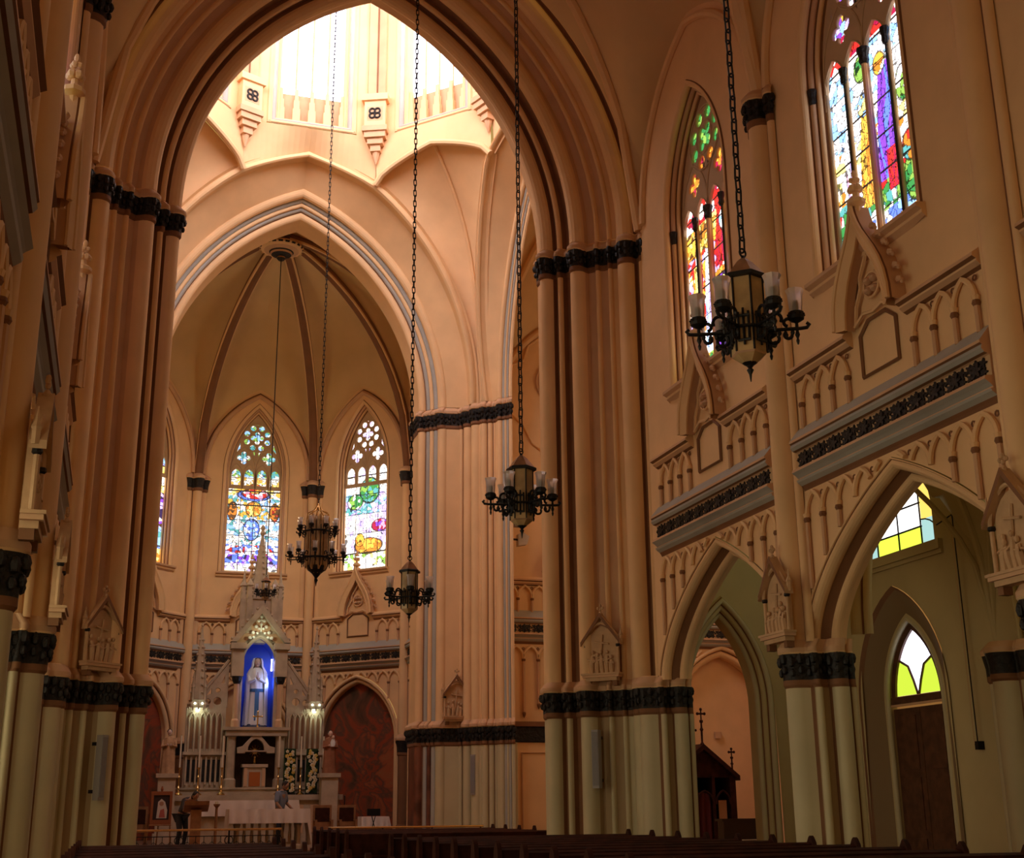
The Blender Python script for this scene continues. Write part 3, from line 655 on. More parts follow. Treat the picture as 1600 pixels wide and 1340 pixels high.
def strips(mb, fr, xs, zlo, zhi, m, w=0.):
    for x0,x1 in zip(xs,xs[1:]):
        a,b,c,d = zlo(x0),zlo(x1),zhi(x0),zhi(x1)
        if max(c-a,d-b) > 1e-4: mb.add([fr(x0,a,w),fr(x1,b,w),fr(x1,max(d,b),w),fr(x0,max(a,c),w)],[(0,1,2,3)],m)
def lin(a,b,n): return [a+(b-a)*i/n for i in range(n+1)]
# ------------------------------------------------------------------ nave
BAYS = [20.65, 14.95, 9.25]; PIERS = [17.8, 12.1, 6.4]
AI, AH, AZ = 2.38, (2.02,.45), 3.95; AO = .38
ARC_PF = prof((0,-.5),('l',0,-.42,CREAM),('s',.12,-.3,.06,CREAM),('l',.14,-.27,BROWN),('l',.2,-.16,BROWN),('s',.335,0,.06,CREAM),('l',.35,.01,BROWN),('s',.38,.03,.012,CREAM))
def aclip(x): return arch_z(AI,AH,AZ,AO+.01,x) if abs(x) < AI+AO else AZ
WZ0, WA, WH, WS = 13.2, 1.2, 2.35, 9.72; WOFF = -.15
def lun(x): return arch_z(2.85,3.6,CAP1,0,x)
def bay_wall(mb, fr, hw, xs, arch, win, top, m=CREAM, off=0.):
    aout = AI+AO-.03
    lo = (lambda x: aclip(x) if abs(x) < aout else 0.) if arch else (lambda x: 0.)
    if win:
        a,h,z0,sill = win; o = a+.26
        xs = sorted(set(list(xs)+[-o+off,o+off]))
        strips(mb,fr,[x for x in xs if x <= -o+off+1e-6],lo,top,m); strips(mb,fr,[x for x in xs if x >= o+off-1e-6],lo,top,m)
        mid = [x for x in xs if -o+off-1e-6 <= x <= o+off+1e-6]
        strips(mb,fr,mid,lo,lambda x: sill-.2,m); strips(mb,fr,mid,lambda x: max(z0,arch_z(a,h,z0,.26,x-off)),top,m)
    else: strips(mb,fr,xs,lo,top,m)
def bay_xs(hw, o, aout): return sorted(set([round(x,4) for x in lin(-hw,hw,38)]+[-o,o,-aout,aout]+[round(-aout+.03*k,4) for k in (0,1,2,4)]+[round(aout-.03*k,4) for k in (0,1,2,4)]))
def ornament(mb, fr, hw, clip, lower=True):
    cornice(mb,fr,-hw,hw); frieze(mb,fr,-hw+.05,hw-.05)
    n = int((hw-.05)/.47); xs = [k*.47 for k in range(-n,n+1)]
    if lower: blind_arcade(mb,fr,xs,5.93,.36,4.12,.045,.04,clip)
    for s in (-1,1):
        k = int((hw-.86)/.46); q = sorted([s*(.86+.46*j) for j in range(k+1)])
        blind_arcade(mb,fr,q,7.80,.36,7.34,.045,.04)
        a,b = sorted((s*.70,s*hw)); rail(mb,fr,a,b)
    ogee_gable(mb,fr); hexpanel(mb,fr)
LGLASS = glass_attr('sunlit_leaded_glass',.9)
VSH = prof((-.40,.02),('s',-.24,.05,.06,CREAM),('l',-.21,.07,BROWN),('s',.21,.07,.17,CREAM),('l',.24,.05,BROWN),('s',.40,.02,.06,CREAM))
PH = prof((-.42,-.62),('s',-.46,-.52,.03,CREAM),('l',-.40,-.50,BROWN),('s',-.40,-.22,.12,CREAM),('l',-.33,-.21,BROWN),('l',-.33,-.09,TAN),('s',-.33,.03,.06,CREAM),('l',-.27,.01,TAN),('l',-.23,.05,BROWN),('s',.23,.05,.21,CREAM))  # tan flats hold the shade between the pier shafts
def full_pier():
    n = len(PH[0])-7; p = PH[0]+[(-x,w) for x,w in PH[0][:n-1][::-1]]
    return p, PH[1]+PH[1][:n-1][::-1]
ORD = ['first bay from the crossing','second bay from the crossing','third bay from the crossing','fourth bay','fifth bay']
for side,X,sn in ((1,XR,'right'),(-1,XL,'left')):
    for i,yb in enumerate(BAYS):
        fr = Fr((X,yb),(0,-side),(-side,0)); hw = 2.85; mb = MB()
        bay_wall(mb,fr,hw,bay_xs(hw,WA+.26,AI+AO-.03),True,(WA,WH,WZ0,WS),lun,CREAM,WOFF*side)
        struct(mb.build('wall_'+sn),'cream %s nave wall of the %s, pierced by an arcade arch and a window'%(sn,ORD[i]),'wall')
        mb = MB(); sweep_arch(mb,fr,ARC_PF,AI,AH,AZ,n=18)
        struct(mb.build('arcade_arch'),'rolled pointed aisle arch in the %s of the %s nave wall'%(ORD[i],sn),'arch')
        mb = MB(); ornament(mb,fr.at(0),hw-.42,aclip)
        struct(mb.build('trim_%d'%(1+i+(10 if side<0 else 0))),'blue grey cornice with dark leaf frieze, blind arcades and ogee gable, %s of the %s wall'%(ORD[i],sn),'gallery front')
        spec = [SPEC_WIN_FAR,SPEC_WIN_NEAR,SPEC_APSE_R][i] if side > 0 else [SPEC_WIN_NEAR,SPEC_WIN_FAR,SPEC_APSE_L][i]
        gothic_window(fr.at(WOFF*side),WA,WH,WZ0,WS,spec,11+i+side,.018 if side>0 and i<2 else .05,True,WZ0,'pointed stained glass window in the %s of the %s nave wall'%(ORD[i],sn),None if side>0 else LGLASS)
        mb = MB(); mb.tube([fr(x,z,.03) for x,z in ring(2.62,3.38,CAP1,CAP1,0,14,False)],.09,CREAM,8)
        struct(mb.build('wall_rib'),'slender rib framing the window of the %s, %s wall'%(ORD[i],sn),'vault rib')
    for i,yp in enumerate(PIERS+[23.72]):
        fr = Fr((X,yp),(0,1),(-side,0)); mb = MB(); f2 = lambda u,w: tuple(fr(u,0,w))[:2]
        pf = full_pier(); c = tuple(fr(0,0,-.25))[:2]; d = (-side,0)
        h = BAND1-BAND0
        extrude(mb,f2,(pf[0],[LOWCREAM if k is CREAM else (LOWSHADE if k is TAN else k) for k in pf[1]]),[(0,1.05,.04,None),(.3,1.05,.04,None),(.42,1,0,None),(BAND0-.12,1,0,None)],None,c,d)
        extrude(mb,f2,pf,band_levels(BAND0,BAND1,.05,.05),None,c,d); leafy(mb,f2,pf,BAND0,BAND1,c,.05,.05,d)
        if i == 3:
            extrude(mb,f2,pf,[(BAND0+h*1.3,1,0,None),(AZ+.1,.96,-.02,None)],None,c,d)
            struct(mb.build('pillar_nave'),'half pier with black band where the first arcade arch meets the %s crossing pier'%sn,'pier'); continue
        c = tuple(fr(0,0,.1))[:2]
        extrude(mb,f2,VSH,[(BAND0+h*1.3,1,0,None),(CAP0-.12,1,0,None)],None,c,d)
        extrude(mb,f2,VSH,band_levels(CAP0,CAP0+.42,.12,.06),None,c,d); leafy(mb,f2,VSH,CAP0,CAP0+.42,c,.12,.06,d)
        struct(mb.build('pillar_nave'),'clustered cream arcade pier with black band, %s in the %s row from the crossing'%(['first','second','third'][i],sn),'pier')
    # plainer unseen bays by the west door, right windows closed to shape daylight
    for j,yb in enumerate((3.55,-2.15,-7.85)):
        fr = Fr((X,yb),(0,-side),(-side,0)); mb = MB()
        bay_wall(mb,fr,2.85,bay_xs(2.85,WA+.26,AI+AO-.03),True,(WA,WH,WZ0,WS) if side<0 else None,lun)
        cornice(mb,fr,-2.85,2.85)
        struct(mb.build('wall_'+sn),'%s nave wall toward the west door, bay %s'%(sn,['four','five','six'][j]),'wall')
def groin(mb, f, l0, A, h, z0, B, hc, m, nl=20, nc=40):
    rows = []
    for i in range(nl+1):
        l = -B+2*B*i/nl; row = []
        for j in range(nc+1):
            c = -A+2*A*j/nc; zl = arch_z(B,hc,z0,0,l)-z0; k = 1+(h/hc-1)*(1-abs(c)/A)
            row.append(f(l0+l,c,max(arch_z(A,h,z0,0,c),z0+zl*k)))
        rows.append(row)
    return mb.grid(rows,m)
def groin_ribs(mb, f, l0, A, h, z0, B, hc, r, diag=True, m=CREAM):
    for s in (-1,1):
        if diag: mb.tube([f(l0+s*B*(1-t),A*(1-t)*-1,max(arch_z(A,h,z0,0,A*(1-t)),z0)-.04) for t in lin(0,1,14)]+[f(l0-s*B*t,A*t,max(arch_z(A,h,z0,0,A*t),z0)-.04) for t in lin(0,1,14)[1:]],r,m,8)
    mb.tube([f(l0-B,c,arch_z(A,h,z0,0,c)-.05) for c in lin(-A,A,30)],r*1.4,m,8)
fv = lambda l,c,z: Vector((XC+c,l,z))
for i,yb in enumerate(BAYS+[3.55,-2.15,-7.85]):
    mb = MB(); groin(mb,fv,yb,5.75,7.5,CAP1,2.85,3.6,VAULT); struct(mb.build('ceiling_nave'),'cream groined vault over the %s of the nave'%(ORD[i] if i<5 else 'sixth bay'),'vault')
    mb = MB(); groin_ribs(mb,fv,yb,5.72,7.5,CAP1,2.85,3.6,.11); struct(mb.build('vault_ribs'),'moulded ribs of the nave vault in the %s'%(ORD[i] if i<5 else 'sixth bay'),'vault rib')

# ------------------------------------------------------------------ floor and sanctuary platform
mb = MB(); mb.box((-12,-12,-.2),(24,50,0),FLOORM); struct(mb.build('floor'),'dim tiled floor of the church','floor')
mb = MB(); mb.box((-1.2,33.6,0),(10.1,49,FLOOR2),FLOORM); mb.box((-1.2,33.3,0),(10.1,33.6,.39),MARBLE); mb.box((-1.2,33.0,0),(10.1,33.3,.2),MARBLE)
struct(mb.build('floor_sanctuary'),'raised sanctuary floor with two steps before the altar','floor')

# ------------------------------------------------------------------ right aisle
AX = 14.2
DSUR = mat('brown_door_surround',(.25,.165,.085),.8)
YG = emit('yellow_green_glass',(.62,.78,.06),1.6); WG = emit('white_window_glass',(1,.97,.95),2.6); BG = emit('pale_blue_glass',(.45,.75,.72),1.0); OG_ = emit('amber_glass',(.95,.62,.12),1.4)
DYG = emit('lime_door_glass',(.55,.72,.05),1.3); DWG = emit('daylight_door_glass',(.86,.86,1.0),2.2)
for i,yb in enumerate((20.65,14.95,9.25)):
    yb += .55; fr = Fr((AX,yb),(0,1),(-1,0)); mb = MB(); wa,wh,wz,ws = 1.36,1.55,6.95,6.25; da,dh,dz = .86,1.45,3.5
    top = lambda x: arch_z(2.85,4.5,4.3,0,x)
    ow = wa+.12; od = da+.62
    xs = sorted(set([round(x,4) for x in lin(-2.85,2.85,38)]+[-ow,ow,-od,od]))
    dout = lambda x: (arch_z(da,dh,dz,.62,x) if abs(x) < od else 0.)
    strips(mb,fr,[x for x in xs if x<=-ow],dout,top,OLIVE); strips(mb,fr,[x for x in xs if x>=ow],dout,top,OLIVE)
    mid = [x for x in xs if -ow<=x<=ow]; strips(mb,fr,mid,dout,lambda x: ws,OLIVE); strips(mb,fr,mid,lambda x: max(wz,arch_z(wa,wh,wz,.12,x)),top,OLIVE)
    struct(mb.build('wall_aisle'),'olive outer wall of the right aisle, '+ORD[i],'wall')
    # clerestory pane with leads
    wn = thing('window_%d'%(60+i),'broad aisle window of yellow green and white panes above the door, '+ORD[i],'window',fr(0,ws,-.25)); wn['kind']='structure'; o0 = wn.location
    L = lambda x,z,w=0.: fr(x,z,w)-o0
    mb = MB(); pf = prof((0,-.3),('l',.0,-.28,OLIVE),('l',.12,0,OLIVE)); sweep_arch(mb,L,pf,wa,wh,wz,ws,n=12)
    mb.fbox(L,-wa-.35,wa+.35,ws-.2,ws-.02,-.3,.1,OLIVE); mb.fbox(L,-wa-.35,wa+.35,ws-.28,ws-.2,-.1,.05,OLIVE); mb.build('jamb',wn)
    mb = MB()
    def clipz(x,z): return min(z, arch_z(wa,wh,wz,0,x))
    def pane(x0,x1,z0,z1,m):
        n = 8; xs_ = lin(x0,x1,n)
        for p,q in zip(xs_,xs_[1:]):
            if clipz(p,z1) > z0+.01 or clipz(q,z1) > z0+.01:
                mb.add([L(p,min(z0,clipz(p,z1)),-.27),L(q,min(z0,clipz(q,z1)),-.27),L(q,clipz(q,z1),-.27),L(p,clipz(p,z1),-.27)],[(0,1,2,3)],m)
    cx = .75
    pane(-wa,-cx,ws,ws+.55,BG); pane(-wa,-cx,ws+.55,9,OG_); pane(cx,wa,ws,ws+.55,BG); pane(cx,wa,ws+.55,9,OG_)
    pane(-cx,cx,ws,ws+.42,YG); pane(-cx,cx,ws+.42,ws+1.35,WG); pane(-cx,cx,ws+1.35,9,YG); mb.build('stained_glass',wn)
    mb = MB()
    for x in (-cx,0,cx): mb.tube([L(x,ws,-.25),L(x,min(9,arch_z(wa,wh,wz,0,x)),-.25)],.018,LEAD,5)
    for z in (ws+.42,ws+.88,ws+1.35): mb.tube([L(-cx-.02,z,-.25),L(cx+.02,z,-.25)],.02,LEAD,5)
    for s in (-1,1): mb.tube([L(s*(cx+.61*math.cos(t)),ws+.55*math.sin(t),-.25) for t in lin(0,PI/2,6)][::-1],.015,LEAD,5)
    for s in (-1,1): mb.tube([L(s*cx,ws+1.35,-.25),L(s*(cx-.28),ws+.95,-.12)],.012,LEAD,4)
    for x in (0,.38): mb.tube([L(x,ws+1.3,-.25),L(x-.1,ws+.9,-.1)],.01,LEAD,4)
    mb.build('lead_bars',wn)
    # door
    dn = thing('door_%d'%(1+i),'dark double door with pointed fanlight in the right aisle, '+ORD[i],'door',fr(0,0,-.3)); dn['kind']='structure'; o0 = dn.location
    L = lambda x,z,w=0.: fr(x,z,w)-o0
    mb = MB(); pf = prof((0,-.42),('l',0,-.30,OLIVE),('s',.09,-.24,.04,LOWCREAM),('l',.14,-.24,OLIVE),('l',.55,-.04,DSUR),('l',.62,.03,BROWN)); sweep_arch(mb,L,pf,da,dh,dz,0,n=12)
    for s in (-1,1): mb.fbox(L,*sorted((s*(da+.06),s*(da+1.3))),0,.62,-.3,.08,OLIVE); mb.fbox(L,*sorted((s*(da+.03),s*(da+1.33))),.55,.66,-.3,.12,OLIVE)
    mb.build('surround',dn)
    mb = MB(); mb.fbox(L,-da,da,3.42,3.56,-.4,-.30,DOORWOOD)
    sweep_arch(mb,L,prof((-.13,-.4),('l',-.13,-.32,DOORWOOD),('l',0,-.32,DOORWOOD)),da,dh,dz,None,n=10); mb.fbox(L,-da,da,3.38,3.42,-.32,-.27,TAN); mb.build('frame',dn)
    for s in (-1,1):
        mb = MB(); a,b = sorted((s*.012,s*da)); mb.fbox(L,a,b,0,3.34,-.38,-.34,DOORWOOD)
        for z0,z1 in ((.15,.95),(1.1,2.05),(2.2,3.2)): mb.fbox(L,a+.14,b-.14,z0,z1,-.36,-.32,DOORWOOD)
        mb.build('door_leaf',dn)
    mb = MB(); rg = ring(da,dh,dz,dz,-.12,12,False); apx = rg[12][1]
    arcs = [(s*(da-.12)*(1-t)*1.0+0*t, dz+.06+1.0*math.sin(t*PI/2)*0) for s in (1,) for t in (0,)]
    gz = dz+.08
    mb.add([L(x,max(z,gz),-.37) for x,z in rg],[tuple(range(len(rg)))],DWG)
    for s in (-1,1):
        poly = [(0+s*.03,gz)]+[(s*(da-.14),gz)]+[(s*x,z) for x,z in [(abs(p[0]),p[1]) for p in rg[:7]]]+[(s*.26,dz+.62),(s*.12,dz+.34)]
        mb.add([L(x,z,-.365) for x,z in poly],[tuple(range(len(poly)))],DYG)
    mb.build('fanlight_glass',dn)
    mb = MB()
    for s in (-1,1): mb.tube([L(s*x,z,-.35) for x,z in [(abs(rg[6][0]),rg[6][1]),(.26,dz+.62),(.12,dz+.34),(.02,gz)]],.025,DOORWOOD,5)
    mb.build('fanlight_bar',dn)
    # vault
    fa = lambda l,c,z: Vector((12.65+c,l,z)); mb = MB(); groin(mb,fa,yb,1.6,4.5,4.3,2.85,4.5,OLIVE,16,20); groin_ribs(mb,fa,yb,1.6,4.5,4.3,2.85,4.5,.05,True,OLIVE)
    struct(mb.build('ceiling_aisle'),'olive groined vault over the right aisle, '+ORD[i],'vault')
RESP = prof((-.55,0),('l',-.55,.12,OLIVE),('s',-.28,.22,.08,LOWCREAM),('l',-.24,.24,BROWN),('s',.24,.24,.2,LOWCREAM),('l',.28,.22,BROWN),('s',.55,.12,.08,LOWCREAM),('l',.55,0,OLIVE))
for i,yp in enumerate((17.8,12.1)):
    fr = Fr((AX,yp),(0,1),(-1,0)); mb = MB(); f2 = lambda u,w: tuple(fr(u,0,w))[:2]; c = tuple(fr(0,0,.1))[:2]
    extrude(mb,f2,RESP,[(0,1.08,.03,None),(.62,1.08,.03,None),(.68,1,0,None),(3.5,1,0,None)],None,c,(-1,0))
    extrude(mb,f2,RESP,band_levels(3.6,3.98,.1,.05),None,c,(-1,0))
    ft = Fr((12.65,yp),(1,0),(0,-1)); pf = prof((0,.3),('s',.1,.2,.05,OLIVE),('l',.14,.2,BROWN),('s',.25,.05,.05,OLIVE)); sweep_arch(mb,ft,pf,1.35,4.2,4.15,n=12)
    struct(mb.build('pillar_aisle'),'half pier with black band on the outer aisle wall, %s from the crossing'%['first','second'][i],'pier')
# end wall of the aisle with its arch to the transept
fr = Fr((11.9,24.0),(1,0),(0,-1)); mb = MB(); ea,eh,ez = .75,1.75,3.6
eo = ea+.34; xs = sorted(set(lin(-1.3,2.35,24)+[-eo+.001,eo-.001]))
strips(mb,fr,xs,lambda x: arch_z(ea,eh,ez,.34,x) if abs(x) < eo else 0.,lambda x: 9.2,OLIVE)
struct(mb.build('wall_aisle_end'),'olive wall with a moulded arch from the right aisle to the transept','wall')
mb = MB(); pf = prof((0,-.5),('l',0,-.2,OLIVE),('s',.08,-.12,.03,LOWCREAM),('l',.1,-.1,BROWN),('s',.18,-.02,.03,OLIVE),('l',.2,0,BROWN),('s',.29,.06,.03,LOWCREAM),('l',.31,.03,BROWN),('l',.34,0,OLIVE))
sweep_arch(mb,fr,pf,ea,eh,ez,0,n=14)
for s in (-1,1): mb.fbox(fr,*sorted((s*(ea-.03),s*(ea+.55))),0,.45,-.5,.12,LOWCREAM)
struct(mb.build('arcade_arch'),'moulded arch between right aisle and transept with confessional behind','arch')
# ------------------------------------------------------------------ transepts
YT = 37.3
for side in (1,-1):
    sn = 'right' if side > 0 else 'left'; mx = lambda x: x if side > 0 else 2*XC-x
    mb = MB()
    fr = Fr((mx(13.2),YT),(side,0),(0,-1)); fr2 = Fr((mx(18.4),YT),(side,0),(0,-1))
    for f,hw in ((fr,2.6),(fr2,2.6)):
        a,h,z0 = 1.55,2.0,4.15
        cl = lambda x: arch_z(a,h,z0,.32,x) if abs(x) < a+.32 else z0
        if f is fr2 or True:
            strips(mb,f,sorted(set(lin(-hw,hw,30)+[-a-.3,a+.3])),lambda x: (cl(x) if abs(x) < a+.3 else 0) if f is fr2 else 0,lambda x: arch_z(2.6,3.6,CAP1,0,x),CREAM)
    strips(mb,fr2,lin(-2,2,2),lambda x:0.,lambda x:6.6,CREAM,-.4)
    struct(mb.build('wall_transept'),'cream far wall of the %s transept'%sn,'wall')
    if side > 0:
        mb = MB(); sweep_arch(mb,fr2,prof((0,-.4),('l',0,-.2,CREAM),('s',.16,-.04,.07,CREAM),('l',.2,-.02,BROWN),('s',.32,.04,.05,CREAM)),a,h,z0,0,n=12)
        ornament(mb,fr2,2.5,lambda x: cl(x))
        for f in (fr,):
            cornice(mb,f,-2.2,2.5); frieze(mb,f,-2.15,2.45)
            xs = [-1.95+.47*k for k in range(10)]
            blind_arcade(mb,f,xs,5.93,.36,lambda x: 4.0+.55*(x+1.95) if x < 0 else 4.9-.5*x,.045,.045,None,None,True)
            q = [-2.1+.46*k for k in range(4)]; blind_arcade(mb,f,q,7.80,.36,7.34,.045,.04); rail(mb,f,-2.2,-.7); rail(mb,f,.7,2.5); ogee_gable(mb,f); hexpanel(mb,f)
        struct(mb.build('trim_20'),'cornice, hanging blind arcade and ogee gable on the far wall of the right transept','gallery front')
        # round window and flowing moulding above
        fw = fr.at(-.2); mb = MB()
        for r,t,w in ((.72,.05,.03),(.58,.06,.05),(.44,.04,.0)): ringtube(mb,fw,(0,14.9),r,t,TAN,w,24)
        mb.prism(circ((0,14.9),.44,20),lambda x,z,d: fw(x,z,d),-.02,.01,DARK)
        for k in range(6): ringtube(mb,fw,(.22*math.cos(k*PI/3),14.9+.22*math.sin(k*PI/3)),.1,.02,TAN,.03,10)
        struct(mb.build('window_70'),'small round window high in the right transept','window')
        mb = MB()
        mb.tube([fw(x,z,.03) for x,z in ((-1.75,13.9),(-1.55,15.4),(-1.15,15.6),(-1.0,16.1),(-.5,16.5),(0,16.7),(.5,16.5),(1.0,16.1),(1.15,15.6),(1.55,15.4),(1.75,13.9))],.05,CREAM,6)
        mb.tube([fw(x,z,.03) for x,z in ((-1.75,13.9),(-1.2,13.4),(-.9,12.8),(-.3,12.4),(.3,12.4))],.05,CREAM,6)
        mb.tube([fr(x,z,.05) for x,z in ring(2.3,3.3,CAP1,CAP1,0,14,False)],.1,CREAM,8)
        struct(mb.build('trim_21'),'flowing moulding round the small round window of the right transept','moulding')
        # low pier block with panel left of the far wall
        mb = MB(); fb = Fr((11.95,36.75),(1,0),(0,-1)); mb.fbox(fb,-.75,.75,0,3.4,-.6,0,CREAM); mb.fbox(fb,-.8,.8,3.42,3.86,-.6,.06,DARK); mb.fbox(fb,-.86,.86,3.86,4.0,-.6,.12,BROWN); mb.fbox(fb,-.78,.78,0,.45,-.6,.05,CREAM)
        mb.tube([fb(x,z,.02) for x,z in ((-.48,.75),(.48,.75),(.48,3.1),(-.48,3.1))],.03,TAN,4,closed=True)
        for s in (-.68,.68): mb.tube([fb(s,.45,.03),fb(s,3.4,.03)],.06,LOWCREAM,8)
        struct(mb.build('pillar_transept'),'panelled pier block with black band at the right transept corner','pier')
    # shaft, end wall, near wall, vault
    mb = MB(); mb.tube([(mx(15.8),YT-.1,0),(mx(15.8),YT-.1,CAP1)],.2,CREAM,10); mb.box((min(mx(21),mx(21.2)),23.5,0),(max(mx(21),mx(21.2)),YT+.3,21),CREAM); mb.box((min(mx(14.2),mx(21)),23.8,0),(max(mx(14.2),mx(21)),24.0,21),CREAM)
    struct(mb.build('wall_transept_end'),'end and near walls of the %s transept'%sn,'wall')
    ft = lambda l,c,z: Vector((mx(l),YC+c,z))
    mb = MB()
    for l0 in (13.4,18.6): groin(mb,ft,l0,6.6,6.9,CAP1,2.6,3.6,VAULT,14,30); groin_ribs(mb,ft,l0,6.55,6.9,CAP1,2.6,3.6,.1)
    struct(mb.build('ceiling_transept'),'cream groined vault of the %s transept'%sn,'vault')
    # unseen glowing window added to the end wall to light the arm
    fe = Fr((mx(20.95),YC),(0,1),(-side,0)); wn = thing('window_%d'%(71+(side<0)),'unseen end window added to light the %s transept'%sn,'window',fe(0,6,0)); wn['kind']='structure'; o0 = wn.location
    g = MB(); rg = ring(1.6,2.6,12.5,6.5,0,10); g.add([fe(x,z,.03)-o0 for x,z in rg],[tuple(range(len(rg)))],emit('transept_fill_glow',(1,.72,.42),3.0)); g.build('stained_glass',wn)
    mb = MB(); mb.tube([fe(x,z,.05)-o0 for x,z in rg],.1,CREAM,6,closed=True)
    for x in (-.55,.55): mb.tube([fe(x,6.5,.06)-o0,fe(x,14,.06)-o0],.05,STONE,6)
    mb.build('tracery',wn)
# ------------------------------------------------------------------ left aisle (outer wall with coloured windows)
for i,yb in enumerate((20.65,14.95,9.25,3.55,-2.15)):
    fr = Fr((-5.3,yb),(0,1),(1,0)); mb = MB(); strips(mb,fr,[-2.85,-1.2,1.2,2.85],lambda x:0,lambda x:9,OLIVE) if False else None
    strips(mb,fr,[-2.85,-1.2],lambda x:0,lambda x:9,OLIVE); strips(mb,fr,[1.2,2.85],lambda x:0,lambda x:9,OLIVE); strips(mb,fr,[-1.2,1.2],lambda x:0,lambda x:1.2,OLIVE); strips(mb,fr,[-1.2,1.2],lambda x:6.6,lambda x:9,OLIVE)
    fa = lambda l,c,z: Vector((-3.75+c,l,z)); groin(mb,fa,yb,1.6,4.5,4.3,2.85,4.5,OLIVE,12,16)
    struct(mb.build('wall_aisle_left'),'olive outer wall and vault of the left aisle, '+ORD[i],'wall')
    wn = MB(); wn.fbox(fr,-1.2,1.2,1.2,6.6,-.2,-.15,emit('aisle_daylight_glass',(1,.90,.60),4.2)) ; struct(wn.build('window_%d'%(80+i)),'pale aisle window in the left aisle, '+ORD[i],'window')

mb = MB(); mb.box((XL-.2,-11.2,0),(XR+.2,-10.9,13.),CREAM); struct(mb.build('wall_west_blocker'),'unseen west wall added to block low light, open above','wall')  # unseen wall added to cut low light from the open west end
# ------------------------------------------------------------------ apse
CA = Vector((4.37,42.42)); APA = 5.38; HA = APA*math.tan(PI/8)
MURAL = mat('faded_mural_paint',(.10,.03,.014),.8,0,1.1,col2=(.26,.09,.035))
def mural_nodes():
    nt = MURAL.node_tree; b = nt.nodes['Principled BSDF']; tc = nt.nodes.new('ShaderNodeTexCoord')
    n = nt.nodes.new('ShaderNodeTexNoise'); n.inputs['Scale'].default_value = .75; n.inputs['Detail'].default_value = 5; n.inputs['Distortion'].default_value = 1.6; r = nt.nodes.new('ShaderNodeValToRGB')
    nt.links.new(tc.outputs['Object'],n.inputs['Vector'])
    e = r.color_ramp.elements; e[0].position = .28; e[1].position = .75; e[0].color = (.07,.04,.02,1); e[1].color = (.30,.13,.05,1)
    for p,c in ((.4,(.16,.06,.03,1)),(.48,(.33,.06,.02,1)),(.54,(.13,.06,.035,1)),(.62,(.36,.09,.03,1))): q = e.new(p); q.color = c
    nt.links.new(n.outputs['Fac'],r.inputs['Fac']); nt.links.new(r.outputs['Color'],b.inputs['Base Color'])
mural_nodes()
SIDEGLASS = glass_attr('golden_leaded_glass',2.5); PALEGLASS = glass_attr('shaded_leaded_glass',.75)
SPEC_GOLD = dict(cells=200,ground=[(0,9,P_('yel','gold','white','yel','pale'))],bars=(.6,1.35,2.1,2.85,3.6),vbars=(-.5,0,.5))
SIDES = [('centre',PI/2,SPEC_APSE_C),('right of centre',PI/4,SPEC_APSE_R),('left of centre',3*PI/4,SPEC_APSE_L),('right side',0,SPEC_GOLD),('left side',PI,SPEC_GOLD)]
BA,BH,BZ = 1.62,2.05,3.9
def bclip(x): return arch_z(BA,BH,BZ,.26,x) if abs(x) < BA+.26 else BZ
for k,(nm,th,spec) in enumerate(SIDES):
    n = Vector((math.cos(th),math.sin(th))); fr = Fr((CA.x+n.x*APA,CA.y+n.y*APA),(n.y,-n.x),(-n.x,-n.y)); mb = MB()
    wa,wh,wz,ws = .98,2.4,13.95,10.2
    top = lambda x: arch_z(HA,3.55,CAP1,0,x)
    o = wa+.26; xs = sorted(set(lin(-HA,HA,28)+[-o,o])); lo = lambda x: bclip(x)
    lo2 = lambda x: (bclip(x) if abs(x) < BA+.24 else 0.)
    xs = sorted(set(xs+[-BA-.24,BA+.24]))
    strips(mb,fr,[x for x in xs if x<=-o],lo2,top,CREAM); strips(mb,fr,[x for x in xs if x>=o],lo2,top,CREAM)
    mid = [x for x in xs if -o<=x<=o]; strips(mb,fr,mid,lo2,lambda x: ws-.2,CREAM); strips(mb,fr,mid,lambda x: max(wz,arch_z(wa,wh,wz,.26,x)),top,CREAM)
    struct(mb.build('wall_apse'),'cream apse wall, %s, with mural arch below and stained window above'%nm,'wall')
    gothic_window(fr,wa,wh,wz,ws,spec,31+k,.024,False,wz+.05,'pointed stained glass window in the apse, %s, with rose tracery'%nm, SIDEGLASS if k > 2 else (PALEGLASS if k == 0 else None))
    mb = MB()
    sweep_arch(mb,fr,prof((0,-.3),('l',0,-.15,CREAM),('s',.12,-.03,.05,CREAM),('l',.15,0,BROWN),('s',.26,.04,.05,CREAM)),BA,BH,BZ,FLOOR2,n=12)
    ornament(mb,fr,HA-.22,bclip)
    mb.tube([fr(x,z,.05) for x,z in ring(HA-.24,3.25,CAP1,CAP1,0,14,False)],.09,TAN,6); mb.tube([fr(x,z,.02) for x,z in ring(HA-.24,3.25,CAP1,CAP1,.11,14,False)],.03,BROWN,5)
    struct(mb.build('trim_%d'%(40+k)),'cornice with dark leaf frieze, blind arcade and ogee gable of the apse, '+nm,'gallery front')
    if not k:
        mb = MB(); rg = ring(BA,BH,BZ,FLOOR2,0,12); mb.add([fr(x,z,-.28) for x,z in rg],[tuple(range(len(rg)))],CREAM); struct(mb.build('wall_apse_niche'),'cream wall behind the altarpiece','wall')
    if k: 
        mb = MB(); rg = ring(BA,BH,BZ,FLOOR2,0,12); mb.add([fr(x,z,-.28) for x,z in rg],[tuple(range(len(rg)))],MURAL)
        tag(mb.build('mural_painting'),'dim reddish mural filling the low pointed arch of the apse, '+nm,'mural')
APSH = prof((-.42,0),('s',-.2,.12,.08,CREAM),('l',-.17,.14,BROWN),('s',.17,.14,.16,CREAM),('l',.2,.12,BROWN),('s',.42,0,.08,CREAM))
